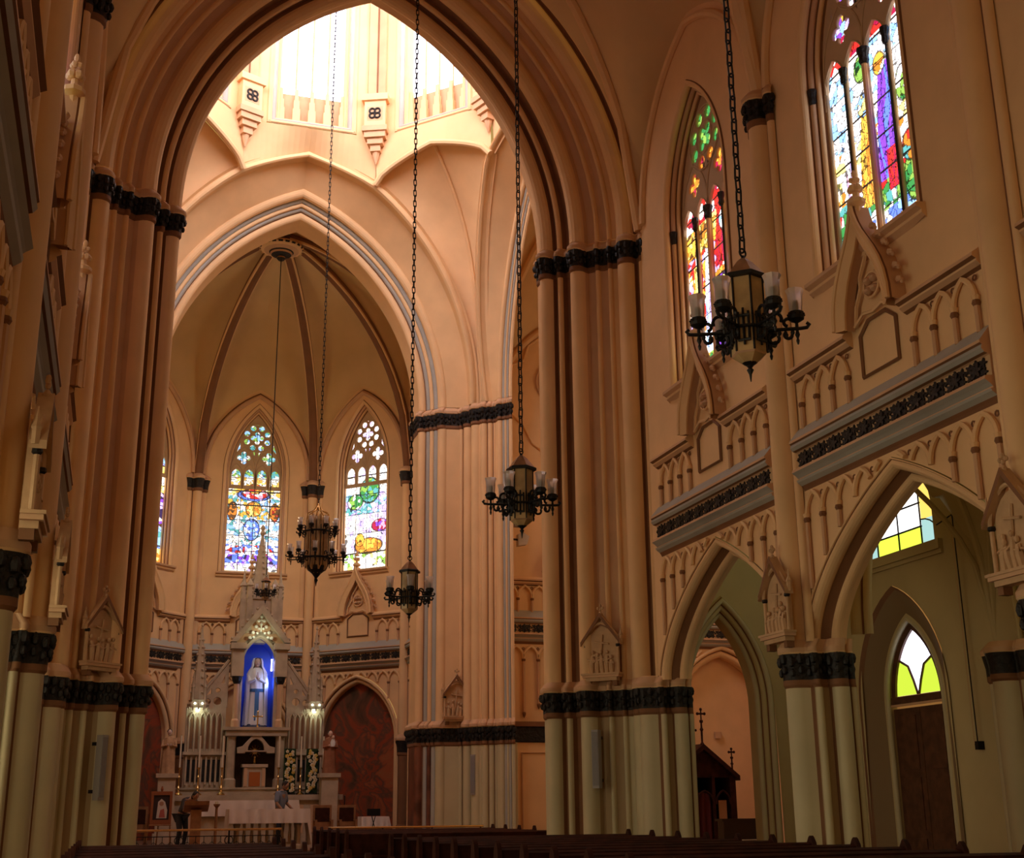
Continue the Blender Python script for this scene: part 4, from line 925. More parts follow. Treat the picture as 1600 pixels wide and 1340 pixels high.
for k,th in enumerate((PI/8,3*PI/8,5*PI/8,7*PI/8,-PI/8,9*PI/8)):
    n = Vector((math.cos(th),math.sin(th))); R = APA/math.cos(PI/8)-.02; fr = Fr((CA.x+n.x*R,CA.y+n.y*R),(n.y,-n.x),(-n.x,-n.y)); mb = MB(); f2 = lambda u,w: tuple(fr(u,0,w))[:2]; c = tuple(fr(0,0,.15))[:2]; d = (-n.x,-n.y)
    extrude(mb,f2,APSH,[(FLOOR2,1.1,.03,None),(FLOOR2+.4,1.1,.03,None),(FLOOR2+.45,1,0,None),(BAND0-.12,1,0,None)],BROWN,c,d)
    extrude(mb,f2,APSH,band_levels(BAND0,BAND1,.15,.06),None,c,d)
    extrude(mb,f2,APSH,[(4.02,1,0,None),(CAP0-.12,1,0,None)],None,c,d)
    extrude(mb,f2,APSH,band_levels(CAP0,CAP0+.4,.18,.08),None,c,d)
    struct(mb.build('pillar_apse'),'slender clustered wall shaft of the apse, '+['right of the right window','right of the altar','left of the altar','left of the left window','by the sanctuary arch on the right','by the sanctuary arch on the left'][k],'wall shaft')
# vault
mb = MB(); rb = MB(); NR,NT_ = 18,8
def apz(rho): return arch_z(5.6,7.8,CAP1,0,5.6*rho)
for k in (0,1,2,6,7):
    th = PI/2-k*PI/4; lh = 3.55
    n = Vector((math.cos(th),math.sin(th))); t = Vector((n.y,-n.x)); rows = []
    for i in range(NR+1):
        rho = i/NR; row = []
        for j in range(NT_*2+1):
            q = -1+j/NT_; p = CA+n*APA*rho+t*HA*q*rho
            wa_ = arch_z(HA,lh,CAP1,0,q*HA)-CAP1
            row.append(Vector((p.x,p.y,apz(rho)+wa_*rho**2.2)))
        rows.append(row)
    mb.grid(rows,VAULT)
rows = []
for j in range(7):
    rows.append([Vector((CA.x+dx, (42.42-2.23*abs(dx)/APA)*(1-j/6)+38.72*j/6, apz(abs(dx)/APA))) for dx in lin(-APA,APA,40)])
mb.grid(rows,VAULT)
struct(mb.build('ceiling_apse'),'brown cream ribbed vault over the apse','vault')
for k in (0,1,2,3,4,7):
    th = PI/8+k*PI/4; n = Vector((math.cos(th),math.sin(th))); R = APA/math.cos(PI/8)
    pts = [Vector((CA.x+n.x*(R-.12)*q,CA.y+n.y*(R-.12)*q,apz(q)-.08)) for q in lin(.06,1,20)]
    pts = [p for p in pts if p.y > 38.7]
    rb.tube(pts,.19,BROWN,8); rb.tube([p+Vector((-n.y*.13,n.x*.13,-.10)) for p in pts],.06,CREAM,6); rb.tube([p+Vector((n.y*.13,-n.x*.13,-.10)) for p in pts],.06,CREAM,6)
struct(rb.build('vault_ribs'),'ribs meeting at the boss of the apse vault','vault rib')
mb = MB()
for x0,x1 in ((-1.4,-.96),(9.8,10.4)): mb.box((x0,38.2,0),(x1,40.3,20),CREAM)
rin = [frN(x,z,-.6) for x,z in ring(A_,H_N,CAP1,CAP1,0,26,False)]; mb.grid([rin,[Vector((p.x+(p.x-XC)*.6,p.y,p.z+4)) for p in rin]],CREAM)
struct(mb.build('wall_chancel'),'short side walls between sanctuary arch and apse','wall')
mb = MB(); mb.lathe([(.1,20.48,DARK),(.16,20.55),(.14,20.61,DARK),(.36,20.69,TAN),(.40,20.75,DARK),(.44,20.79,TAN),(.62,20.85,CREAM),(.74,20.90,DARK),(.78,20.96,TAN),(.74,21.03,BROWN),(.5,21.13)],(CA.x,CA.y,0),TAN,24)
for k in range(20): mb.ball((CA.x+.76*math.cos(k*PI/10),CA.y+.76*math.sin(k*PI/10),20.93),.05,CREAM,6,4)
struct(mb.build('trim_50'),'round ornamental boss at the top of the apse vault','boss')
# ------------------------------------------------------------------ chandeliers
def chain_mesh(z0, z1, o, link=.135, r=.0085, w=.026):
    mb = MB(); n = int((z1-z0)/(link*.78)); st = (z1-z0)/n
    for i in range(n):
        z = z0+st*(i+.5); pts = []
        for k in range(10):
            a = 2*PI*k/10; x = w*math.cos(a); h = (link/2-w)*(1 if math.sin(a) > 0 else -1)+w*math.sin(a)
            pts.append((x if i%2 else 0, 0 if i%2 else x, z+h))
        mb.tube(pts,r,IRON,5,closed=True)
    return mb
def lamp_arm(root, ang, r0, r1, z, up=0.):
    """one bracket: scrolls, cup and drop; frosted shade and candle as sub-parts"""
    c, s = math.cos(ang), math.sin(ang); P = lambda r,zz,t=0.: (r*c-t*s, r*s+t*c, zz)
    mb = MB()
    mb.tube([P(r0,z),P((r0+r1)/2,z+up*.5),P(r1-.02,z+up),P(r1+.03,z+up+.005),P(r1+.05,z+up+.03),P(r1+.03,z+up+.045)],.015,IRON,6)
    for cr,cz,R,a0,a1 in ((r0+.07,z+.09,.055,-.5,4.2),(r0+.06,z-.07,.05,-4.0,.6),(r0+.17,z+.05,.04,.2,4.6),(r0+.17,z-.05,.035,-4.2,0)):
        mb.tube([P(cr+R*(1-.35*t)*math.cos(a0+(a1-a0)*t), cz+R*(1-.35*t)*math.sin(a0+(a1-a0)*t)) for t in lin(0,1,10)],.014,IRON,5)
    for k in range(3): mb.ball(P(r0+.1+.05*k,z-.03-.02*(k%2)),(.018,.018,.022),IRON,6,4)
    rc = r1-.045; zt = z+up
    mb.lathe([(.006,-.13),(.014,-.10),(.008,-.08),(.02,-.05),(.012,-.02),(.014,.02),(.012,.045),(.035,.06),(.06,.075),(.064,.1),(.062,.13),(.056,.135)],P(rc,zt),IRON,10)
    for k in range(10): mb.ball((P(rc,zt)[0]+.064*math.cos(k*PI/5),P(rc,zt)[1]+.064*math.sin(k*PI/5),zt+.11),.009,IRON,5,3)
    a = mb.build('arm',root)
    sh = MB(); rows = []
    for q,h in ((.046,.135),(.05,.17),(.052,.22),(.057,.28),(.07,.32)):
        rows.append([Vector(P(rc,zt+h))+Vector((q*(1+.04*math.cos(k*PI))*math.cos(2*PI*k/16),q*(1+.04*math.cos(k*PI))*math.sin(2*PI*k/16),0)) for k in range(16)])
    sh.grid(rows,SHADEG,close_u=True); sh.build('lamp_shade',a)
    cd = MB(); cd.lathe([(.017,.135),(.017,.215),(.008,.225)],P(rc,zt),WAX,8); cd.build('candle',a)
    return a
def chandelier(label, loc, ztop, rz=0., group=None):
    t = thing('chandelier',label,'chandelier',loc,rz,group)
    b = MB(); b.lathe([(.05,-.715),(.13,-.655,COPPER),(.138,-.64),(.138,-.02),(.145,0)],(0,0,0),HORN,6)
    for k in range(6):
        a = k*PI/3; b.tube([(.139*math.cos(a),.139*math.sin(a),-.64),(.139*math.cos(a),.139*math.sin(a),0)],.009,IRON,5)
    b.build('lantern_body',t,angle=20)
    b = MB(); b.lathe([(.185,-.03,IRON),(.185,0,IRON),(.16,.012),(.115,.07),(.07,.125),(.035,.155),(.02,.165,IRON),(.012,.19)],(0,0,0),COPPER,6); b.build('roof',t,angle=20)
    b = MB(); b.tube([(.035*math.cos(q),0,.215+.035*math.sin(q)) for q in lin(0,2*PI,12)[:-1]],.008,IRON,6,closed=True); b.build('hanging_ring',t)
    b = MB(); b.lathe([(.004,-.86),(.012,-.80),(.028,-.765),(.014,-.75),(.03,-.73),(.06,-.71)],(0,0,0),IRON,8); b.build('finial',t)
    b = MB()
    for k in range(6):
        a = k*PI/3+PI/6; r = .135; c,s = math.cos(a),math.sin(a)
        for z in (-.56,-.36): b.tube([(r*c-.05*s,r*s+.05*c,z),(r*c+.05*s,r*s-.05*c,z)],.012,IRON,5)
        for q in (-1,0,1): b.tube([(r*c-.04*q*s,r*s+.04*q*c,-.6+abs(q)*.04),(r*c-.04*q*s,r*s+.04*q*c,-.3-abs(q)*.03)],.010,IRON,5)
    b.tube([(.15*math.cos(k*PI/12),.15*math.sin(k*PI/12),-.45) for k in range(24)],.014,IRON,6,closed=True); b.build('iron_cage',t)
    for k in range(6): lamp_arm(t,k*PI/3+.25,.14,.42,-.45)
    chain_mesh(.23,ztop-loc[2],None).build('chain',t)
    return t
G = 'six light chandeliers along the nave'
CH1 = chandelier('black iron chandelier of six glass shades hanging nearest, before the first stained window',(XC,8.25,5.56),21.1,.35,G)
dup(CH1,(XC,14.15,5.52),.62,'black iron chandelier of six glass shades hanging beside the crossing pier',G)
dup(CH1,(XC,20.4,5.36),.1,'black iron chandelier of six glass shades hanging before the far crossing pier',G)
sm = thing('chandelier','small dark chandelier hanging from the apse boss above the altar','chandelier',(CA.x,42.4,8.85),.2)
for ch in CH1.children:
    if ch.name.startswith('chain'): continue
    c = ch.copy(); C.objects.link(c); c.parent = sm; c.scale = (.9,)*3
    for g in ch.children: d = g.copy(); C.objects.link(d); d.parent = c
b = MB(); b.tube([(0,0,.22),(0,0,12.1)],.018,IRON,6); b.build('chain',sm)
t = thing('chandelier','large two tier dark chandelier of many glass shades under the lantern','chandelier',(XC,31.3,8.3),.1)
b = MB()
for k in range(8):
    a = k*PI/4; c,s = math.cos(a),math.sin(a)
    b.lathe([(.02,-1.02),(.07,-.92),(.085,-.8),(.085,.22),(.05,.32),(.02,.38)],(.22*c,.22*s,0),HORN,6)
b.lathe([(.12,-1.1),(.2,-1.0),(.2,.25),(.1,.35)],(0,0,0),HORN,8); b.build('lantern_body',t,angle=20)
b = MB()
for k in range(8):
    a = k*PI/4; b.tube([(.3*math.cos(a),.3*math.sin(a),.2),(.27*math.cos(a),.27*math.sin(a),.42),(.12*math.cos(a),.12*math.sin(a),.5),(.03*math.cos(a),.03*math.sin(a),.62)],.016,BRASS,5)
b.lathe([(.02,.5),(.06,.56),(.03,.66),(.01,.7)],(0,0,0),BRASS,8); b.build('crown',t)
b = MB(); b.lathe([(.005,-1.42),(.025,-1.32),(.05,-1.27),(.025,-1.22),(.12,-1.1),(.24,-1.0),(.27,-.92)],(0,0,0),IRON,10)
for z in (-.72,-.05):
    b.tube([(.33*math.cos(k*PI/12),.33*math.sin(k*PI/12),z) for k in range(24)],.025,IRON,6,closed=True)
for k in range(8): b.tube([(.325*math.cos(k*PI/4),.325*math.sin(k*PI/4),-.95),(.325*math.cos(k*PI/4),.325*math.sin(k*PI/4),.1)],.012,IRON,5)
b.build('iron_cage',t)
for k in range(10): lamp_arm(t,k*PI/5,.32,.74,-.72)
for k in range(8): lamp_arm(t,k*PI/4+.2,.3,.52,-.05)
chain_mesh(.68,33.9-8.3,None,.16).build('chain',t)

# ------------------------------------------------------------------ relief plaques (stations)
PLQ = mat('relief_stone',(.56,.36,.20),.7,.08,6.)
def plaque(label, loc, rz, seed):
    """local: x along the wall, z up, -y out of the wall"""
    t = thing('relief_plaque',label,'relief plaque',loc,rz,'carved relief plaques on the piers'); F = lambda x,z,w=0.: Vector((x,-w,z)); rg = random.Random(seed)
    b = MB(); b.fbox(F,-.40,.40,.0,.05,0,.2,TAN); b.fbox(F,-.34,.34,-.07,0,0,.16,PLQ); b.fbox(F,-.42,.42,.05,.085,0,.22,PLQ)
    for s in (-1,1): b.fbox(F,s*.28-.05,s*.28+.05,-.17,-.07,0,.13,BROWN)
    b.build('base_ledge',t)
    b = MB(); poly = [(-.33,.085),(.33,.085)]+[(x,z) for x,z in ring(.33,.42,.62,.62,0,6,False)]; b.prism(poly,lambda a,c,d:F(a,c,d),0,.06,PLQ)
    for k in range(5):
        x = -.22+.11*k+rg.uniform(-.02,.02); h = .36+rg.uniform(-.05,.08); lean = rg.uniform(-.06,.06)
        b.tube([F(x,.1,.07),F(x+lean*.4,.1+h*.45,.09),F(x+lean,.1+h*.8,.085)],[.05,.055,.035],PLQ,7); b.ball(F(x+lean*1.15,.1+h*.98,.095),(.036,.036,.042),PLQ,8,5)
        b.tube([F(x+lean*.8,.1+h*.72,.09),F(x+lean+.07*rg.choice((-1,1)),.1+h*.55,.13),F(x+.1*rg.choice((-1,1)),.1+h*.66,.11)],[.02,.017,.013],PLQ,6)
    b.tube([F(-.05,.2,.08),F(.02,.86,.08)],.022,PLQ,5); b.tube([F(-.15,.72,.085),F(.16,.67,.085)],.02,PLQ,5)
    b.build('relief',t)
    b = MB()
    for s in (-1,1):
        b.tube([F(s*.36,.085,.09),F(s*.36,.62,.09)],.03,PLQ,8); b.lathe([(.03,-.02,DARK),(.05,0,DARK),(.045,.04,BROWN)],F(s*.36,.62,.09),BROWN,8)
        b.tube([F(x,z,.1) for x,z in ring(.37,.46,.64,.64,0,6,False)][:7][::1] if s>0 else [F(x,z,.1) for x,z in ring(.37,.46,.64,.64,0,6,False)][6:],.03,PLQ,6)
        b.prism([(0,1.30),(s*.44,.72),(s*.44,.64),(0,1.2)],lambda a,c,d:F(a,c,d),.02,.17,BROWN,PLQ)
    b.build('gable_frame',t)
    for s in (-1,1):
        b = MB(); b.lathe([(.04,.68),(.045,.82),(.055,.84),(.025,.9),(.006,1.04)],F(s*.42,0,.07),PLQ,6); b.build('pinnacle',t)
    b = MB(); b.lathe([(.03,1.24),(.05,1.28),(.03,1.31),(.018,1.33)],F(0,0,.1),PLQ,8)
    for dx,dz in ((0,1.45),(-.055,1.40),(.055,1.40),(0,1.37)): b.ball(F(dx,dz,.1),(.03,.03,.035),PLQ,6,4)
    b.build('finial',t)
    return t
q = PI/4
plaque('carved relief plaque with a cross scene on the right near crossing pier',(XC+4.05+.86,25.6-1.28,4.07),-q,1)
plaque('carved relief plaque on the left near crossing pier',(XC-4.05-.86,25.6-1.28,4.07),q,2)
plaque('small carved relief plaque on the far pier right of the sanctuary arch',(XC+4.1+1.0,YN0-1.09,4.07),0,3)
plaque('carved relief plaque on the nave pier between the two right arches',(XR-.33,17.8,4.07),-PI/2,4)
plaque('carved relief plaque at the right edge, on the nearest right nave pier',(XR-.33,12.1,4.07),-PI/2,5)
plaque('carved relief plaque on the left nave pier next to the crossing',(XL+.33,17.8,4.07),PI/2,6)
plaque('carved relief plaque on the nearest left nave pier, at the left edge',(XL+.33,12.1,4.07),PI/2,7)

# ------------------------------------------------------------------ loudspeakers
def column_speaker(label, loc, rz, h=1.12):
    t = thing('column_speaker',label,'loudspeaker',loc,rz,'column speakers on the piers'); b = MB()
    b.box((-.075,-.22,0),(.075,-.09,h),GREYP); b.build('cabinet',t)
    b = MB(); b.box((-.062,-.228,.05),(.062,-.22,h-.04),mat('speaker_grille',(.22,.21,.21),.8,.2,200) if 'speaker_grille' not in bpy.data.materials else bpy.data.materials['speaker_grille']); b.build('grille',t)
    b = MB(); 
    for z in (.15,h-.15): b.box((-.03,-.09,z-.03),(.03,.05,z+.03),IRON)
    b.build('wall_bracket',t); return t
column_speaker('slim grey column speaker on the right near crossing pier',(XC+4.05+.76,25.6-1.2,1.92),-q*1.1)
column_speaker('slim grey column speaker on the far pier right of the sanctuary',(XC+4.1+1.5,YN0-1.5,1.92),-q*.9)
column_speaker('slim grey column speaker on the left near crossing pier',(XC-4.05-.76,25.6-1.2,1.76),q*1.1)
t = thing('wedge_speaker','white wedge speaker high on the far right pier beside the transept','loudspeaker',(11.25,36.1,9.15)); b = MB(); b.prism([(-.05,0),(.22,.05),(.3,.3),(.1,.42),(-.05,.36)],lambda x,z,d: Vector((x,d,z)),-.12,.12,MARBLE); b.build('cabinet',t)
b = MB(); b.tube([(.02,0,.2),(-.15,-.05,.2),(-.35,-.10,.2)],.03,IRON,6); b.build('wall_bracket',t)
t = thing('wedge_speaker','grey box speaker above the white wedge speaker on the far right pier','loudspeaker',(11.2,36.1,9.75)); b = MB(); b.box((-.1,-.1,0),(.25,.1,.22),GREYP); b.build('cabinet',t)
b = MB(); b.tube([(0,0,.1),(-.24,-.10,.1)],.025,IRON,6); b.build('wall_bracket',t)

# ------------------------------------------------------------------ pews
def pew(label, loc, x0, x1, group):
    t = thing('pew',label,'pew',loc,0,group)
    b = MB(); b.box((x0+.06,-.02,.42),(x1-.06,.42,.47),WOOD); b.build('seat',t)
    b = MB(); n = 1
    P = [(-.04,.47),(-.10,1.0),(-.115,1.06),(-.07,1.085),(-.035,1.06),(-.02,1.0),(.02,.47)]
    b.prism(P,lambda y,z,d: Vector((d,y,z)),x0+.06,x1-.06,WOOD); b.build('backrest',t)
    b = MB(); b.box((x0+.06,-.16,.6),(x1-.06,-.07,.63),WOOD); b.box((x0+.06,-.33,.16),(x1-.06,-.2,.22),WOOD); b.build('kneeler',t)
    for x in (x0,x1-.06):
        b = MB(); P = [(-.16,0),(.46,0),(.46,.5),(.40,.66),(.2,.62),(.06,.68),(.04,.98),(.02,1.08),(-.03,1.15),(-.06,1.17),(-.09,1.15),(-.14,1.08),(-.16,.95)]
        b.prism(P,lambda y,z,d: Vector((d,y,z)),x,x+.06,WOOD); b.build('end_panel',t)
    return t
ORDN = ['front','second','third','fourth','fifth','sixth','seventh','eighth','ninth','tenth','eleventh','twelfth','thirteenth','fourteenth']
rows_y = [23.2-1.125*k for k in range(14)]
pr = None
for k,y in enumerate(rows_y):
    lab = 'long dark red pew of the right nave block, %s row before the crossing'%ORDN[k] if k else 'long dark red pew at the front of the right nave block'
    if pr is None: pr = pew(lab,(0,y,0),4.75,9.33,'pews of the right nave block')
    else: dup(pr,(0,y,0),None,lab)
pl = None
for k,y in enumerate(rows_y):
    lab = 'long dark red pew of the left nave block, %s row before the crossing'%ORDN[k] if k else 'long dark red pew at the front of the left nave block'
    if pl is None: pl = pew(lab,(0,y-2.2,0),-.45,2.5,'pews of the left nave block')
    else: dup(pl,(0,y-2.2,0),None,lab)
for k,y in enumerate((32.4,31.27,30.12,28.95,27.8)):
    dup(pr,(0,y,0),None,'dark red pew under the lantern on the right, %s row from the communion rail'%ORDN[k].replace('front','first'),'pews of the right crossing block')

# ------------------------------------------------------------------ communion rails
def comm_rail(label, x0, x1):
    t = thing('communion_rail',label,'railing',((x0+x1)/2,33.75,0)); o = Vector(t.location)
    b = MB(); b.tube([Vector((x0,33.75,1.1))-o,Vector((x1,33.75,1.1))-o],.028,BRASS,8); b.build('brass_handrail',t)
    n = 3
    for k in range(n+1):
        x = x0+.08+(x1-x0-.16)*k/n; b = MB(); b.lathe([(.11,0),(.11,.03),(.03,.06),(.024,.5),(.045,.56),(.024,.62),(.022,1.08)],Vector((x,33.75,0))-o,IRON,8)
        for s in (-1,1):
            for z in (.35,.6,.85): b.tube([Vector((x+s*(.02+.08*math.sin(q_)),33.75,z+.09*math.cos(q_)))-o for q_ in lin(0,PI,6)],.012,IRON,5)
        b.build('post',t)
    b = MB()
    for z in (.18,.95): b.tube([Vector((x0,33.75,z))-o,Vector((x1,33.75,z))-o],.012,IRON,5)
    n = int((x1-x0)/.2)
    for k in range(n):
        x = x0+(k+.5)*(x1-x0)/n; b.tube([Vector((x,33.75,.18))-o,Vector((x,33.75,.95))-o],.009,IRON,5); b.tube([Vector((x+.06*math.cos(a),33.75,.72+.1*math.sin(a)))-o for a in lin(0,2*PI,8)[:-1]],.008,IRON,4,closed=True)
    b.build('grille',t)
comm_rail('brass topped iron communion rail left of the central passage',.35,4.15)
comm_rail('brass topped iron communion rail right of the central passage',5.35,9.45)
# ------------------------------------------------------------------ altars
def drape(mb, x0, x1, y0, y1, z, drop, m, n=40):
    """cloth over a table top, hanging with soft folds"""
    per = []
    N = n
    for i in range(N): per.append((x0+(x1-x0)*i/N,y0,0,-1))
    for i in range(N//3): per.append((x1,y0+(y1-y0)*i/(N//3),1,0))
    for i in range(N): per.append((x1-(x1-x0)*i/N,y1,0,1))
    for i in range(N//3): per.append((x0,y1-(y1-y0)*i/(N//3),-1,0))
    rows = []
    for d in (0,.15,.5,.8,1.0):
        rows.append([(x+nx*(.012+d*.05*(1+math.sin(k*1.1+.7*math.sin(k*.37)))*.8),y+ny*(.012+d*.05*(1+math.sin(k*1.1))*.8),z-drop(nx,ny)*d) for k,(x,y,nx,ny) in enumerate(per)])
    mb.grid(rows,m,close_u=True); b0 = len(mb.v); mb.v += rows[0]; mb.f.append(tuple(range(b0,b0+len(rows[0])))); mb.m.append(mb.mi(m))
t = thing('altar_table','low wooden altar table on open legs under a white cloth, before the high altar','altar',(4.0,35.6,FLOOR2))
b = MB(); b.box((-.98,-.4,.93),(.98,.4,.99),MARBLE); b.build('tabletop',t)
for x in (-.8,.8):
    for y in (-.28,.28): b = MB(); b.lathe([(.1,0),(.1,.08),(.05,.12),(.045,.5),(.07,.6),(.045,.7),(.08,.9),(.08,.93)],(x,y,0),MARBLE,10); b.build('leg',t)
b = MB(); b.box((-.85,-.05,.10),(.85,.05,.16),MARBLE)
for k in range(7): b.lathe([(.035,.16),(.05,.3),(.03,.5),(.05,.75),(.035,.93)],(-.6+.2*k,0,0),MARBLE,8)
b.build('baluster_row',t)
b = MB(); drape(b,-1.05,1.05,-.46,.46,1.005,lambda nx,ny: .36 if ny else .92,CLOTH); b.xform(0,lambda v: v+Vector((4.0,35.6,FLOOR2))); o = b.build('altar_cloth',None,loc=(4.0,35.6,FLOOR2)); tag(o,'white cloth with hanging corners draped over the front altar table','tablecloth')
b = MB(); b.box((2.35,37.5,FLOOR2),(5.0,38.1,FLOOR2+1.22),MARBLE); tag(b.build('side_altar_block',None,loc=(3.7,37.8,FLOOR2)),'long low marble block behind the front altar table','altar')
b = MB(); drape(b,2.3,5.05,37.45,38.15,FLOOR2+1.24,lambda nx,ny:.42,CLOTH); tag(b.build('altar_cloth',None,loc=(3.7,37.8,FLOOR2+.6)),'pale cloth lying on the long block behind the front altar table','tablecloth')
# ---- high altar with its gothic reredos
RY = 44.0
t = thing('high_altar','tall cream gothic altarpiece with spires and a blue lit niche','altarpiece',(4.42,RY,FLOOR2)); oo = Vector(t.location)
fr = Fr((4.42,RY),(1,0),(0,-1)); F = lambda x,z,w=0.: fr(x,z,w)-oo
b = MB(); b.fbox(F,-2.55,2.75,FLOOR2,1.85,-.3,.75,MARBLE); b.fbox(F,-2.65,2.85,1.85,2.02,-.3,.85,MARBLE)
for k in range(6): b.fbox(F,-2.3+.82*k,-1.7+.82*k,FLOOR2+.25,1.7,.75,.78,TAN)
b.build('altar_block',t)
b = MB(); b.fbox(F,-2.5,2.7,2.02,2.2,-.3,.4,MARBLE); b.fbox(F,-2.5,2.7,2.2,2.26,-.3,.45,MARBLE); b.build('gradine',t)
for s,nm in ((-1,'l'),(1,'r')):
    b = MB(); a0,a1 = sorted((s*1.0,s*2.28)); b.fbox(F,a0,a1,2.26,3.38,-.3,-.05,MARBLE); b.fbox(F,a0-.05,a1+.05,3.3,3.4,-.3,.1,MARBLE)
    for k in range(8): x = a0+.08+(a1-a0-.16)*k/7; b.fbox(F,x-.03,x+.03,2.35,3.25,-.05,.04,MARBLE)
    for k in range(7): x = a0+.08+(a1-a0-.16)*(k+.5)/7; b.fbox(F,x-.045,x+.045,2.45,3.15,-.045,-.03,DARK)
    b.build('lower_screen',t)
    b = MB(); b.fbox(F,a0,a1,3.4,4.85,-.3,-.02,MARBLE)
    for k in range(7):
        x = a0+.1+(a1-a0-.2)*k/6; b.tube([F(x,3.4,.03),F(x,4.5,.03)],.03,MARBLE,6)
    for k in range(6):
        xa = a0+.1+(a1-a0-.2)*k/6; xb = a0+.1+(a1-a0-.2)*(k+1)/6; blind_arch(b,F,xa,xb,4.42,.24,.03,.025,None,MARBLE)
        b.prism(lancet((xa+xb)/2,(xb-xa)/2-.045,3.5,4.38,.16),lambda x,z,d:F(x,z,d),-.03,-.012,BROWN)
    b.build('upper_screen',t)
    # pierced flank under a sloping coping
    hs = [circ((s*1.3,5.05),.14,10),circ((s*1.3,5.4),.09,8),[(s*1.08,5.62),(s*1.22,5.62),(s*1.08,5.95)],circ((s*1.62,5.02),.11,8),[(s*1.5,5.28),(s*1.68,5.22),(s*1.5,5.5)]]
    o = plate([(s*.98,4.85),(s*2.0,4.85),(s*2.0,4.95),(s*.98,6.35)],hs,lambda x,z,d:F(x,z,d-.1),.14,MARBLE,'flank_tracery',t,.01)
    b = MB(); b.tube([F(s*.98,6.4,-.05),F(s*2.02,4.98,-.05)],.06,MARBLE,6); b.build('flank_coping',t)
    # lamp canopy and spire
    cx = s*1.93; b = MB(); b.lathe([(.34,4.80),(.36,4.92),(.30,5.0),(.32,5.06)],F(cx,0,.05),MARBLE,8)
    for k in range(12):
        a = k*PI/6; b.lathe([(.012,-.14),(.03,-.06),(.035,0)],F(cx,4.84,.05)+Vector((.34*math.cos(a),.34*math.sin(a),0)),MARBLE,6)
    for k in range(4):
        a = k*PI/2+PI/4; p = F(cx,5.05,.05)+Vector((.27*math.cos(a),.27*math.sin(a),0)); b.lathe([(.045,0),(.045,.4),(.06,.42),(.03,.52),(.006,.9)],p,MARBLE,6)
    b.build('canopy',t)
    b = MB(); b.lathe([(.28,5.05),(.24,5.4),(.18,5.9),(.12,6.5),(.06,7.1),(.02,7.5),(.05,7.52),(.02,7.62)],F(cx,0,.05),MARBLE,8)
    for k in range(8):
        for j in range(4):
            a = j*PI/2+.4; r = .26-.027*k; b.ball(F(cx,5.3+.25*k,.05)+Vector((r*math.cos(a),r*math.sin(a),0)),.045,MARBLE,6,4)
    b.build('spire',t)
    lm = MB(); lm.lathe([(.05,4.70),(.07,4.76),(.05,4.8)],F(cx,0,.05),emit('canopy_lamp_light',(.85,1,.78),8.),8)
    for q_ in (-.12,.12): lm.ball(F(cx+q_,4.93,.40),.035,bpy.data.materials['canopy_lamp_light'],6,4)
    lm.build('lamp',t)
    L = bpy.data.lights.new('canopy_light','POINT'); L.energy = 4; L.color = (.85,1,.75); L.shadow_soft_size = .06; lo = bpy.data.objects.new('canopy_light',L); C.objects.link(lo); lo.location = fr(cx,4.62,.28)
# centre
DARKN = mat('dark_recess_back',(.06,.03,.015),.8)  # darker back of the recess around the tabernacle
b = MB()
for s in (-1,1):
    b.lathe([(.2,2.26),(.2,2.5),(.15,2.56),(.15,3.85),(.2,3.92),(.2,4.1)],F(s*.8,0,.25),MARBLE,8)
b.fbox(F,-1.0,1.0,3.9,4.08,-.3,.48,MARBLE); b.fbox(F,-1.08,1.08,4.08,4.18,-.3,.55,MARBLE); b.fbox(F,-.95,.95,2.26,3.9,-.32,-.2,DARKN); b.build('pedestal',t)
plate([(-.6,3.35),(-.36,3.35),(-.35,3.4),(.35,3.4),(.36,3.35),(.6,3.35),(.6,3.52),(.43,3.56),(0,4.04),(-.43,3.56),(-.6,3.52)],[lancet(0,.28,3.42,3.46,.36)],lambda x,z,d:F(x,z,d+.33),.2,MARBLE,'tabernacle_canopy',t,.015)
b = MB(); b.fbox(F,-.36,.36,2.26,2.95,-.1,.3,MARBLE); b.fbox(F,-.42,.42,2.9,3.0,-.1,.36,MARBLE)
for s in (-1,1): b.fbox(F,s*.29-.05,s*.29+.05,2.3,2.88,.3,.34,TAN)
b.build('tabernacle',t)
b = MB(); b.fbox(F,-.18,.18,2.3,2.75,.3,.325,mat('gilt_door',(.5,.16,.05),.35,metal=.4)); b.build('tabernacle_door',t)
b = MB(); b.lathe([(.1,3.0),(.05,3.06),(.03,3.2),(.06,3.25)],F(0,0,.1),BRASS,10)
for k in range(12): a = k*PI/6; b.tube([F(0,3.42,.1),F(.2*math.cos(a),3.42+.2*math.sin(a),.1)],.012,BRASS,4)
b.ball(F(0,3.42,.1),(.1,.03,.1),BRASS,10,6); b.build('monstrance',t)
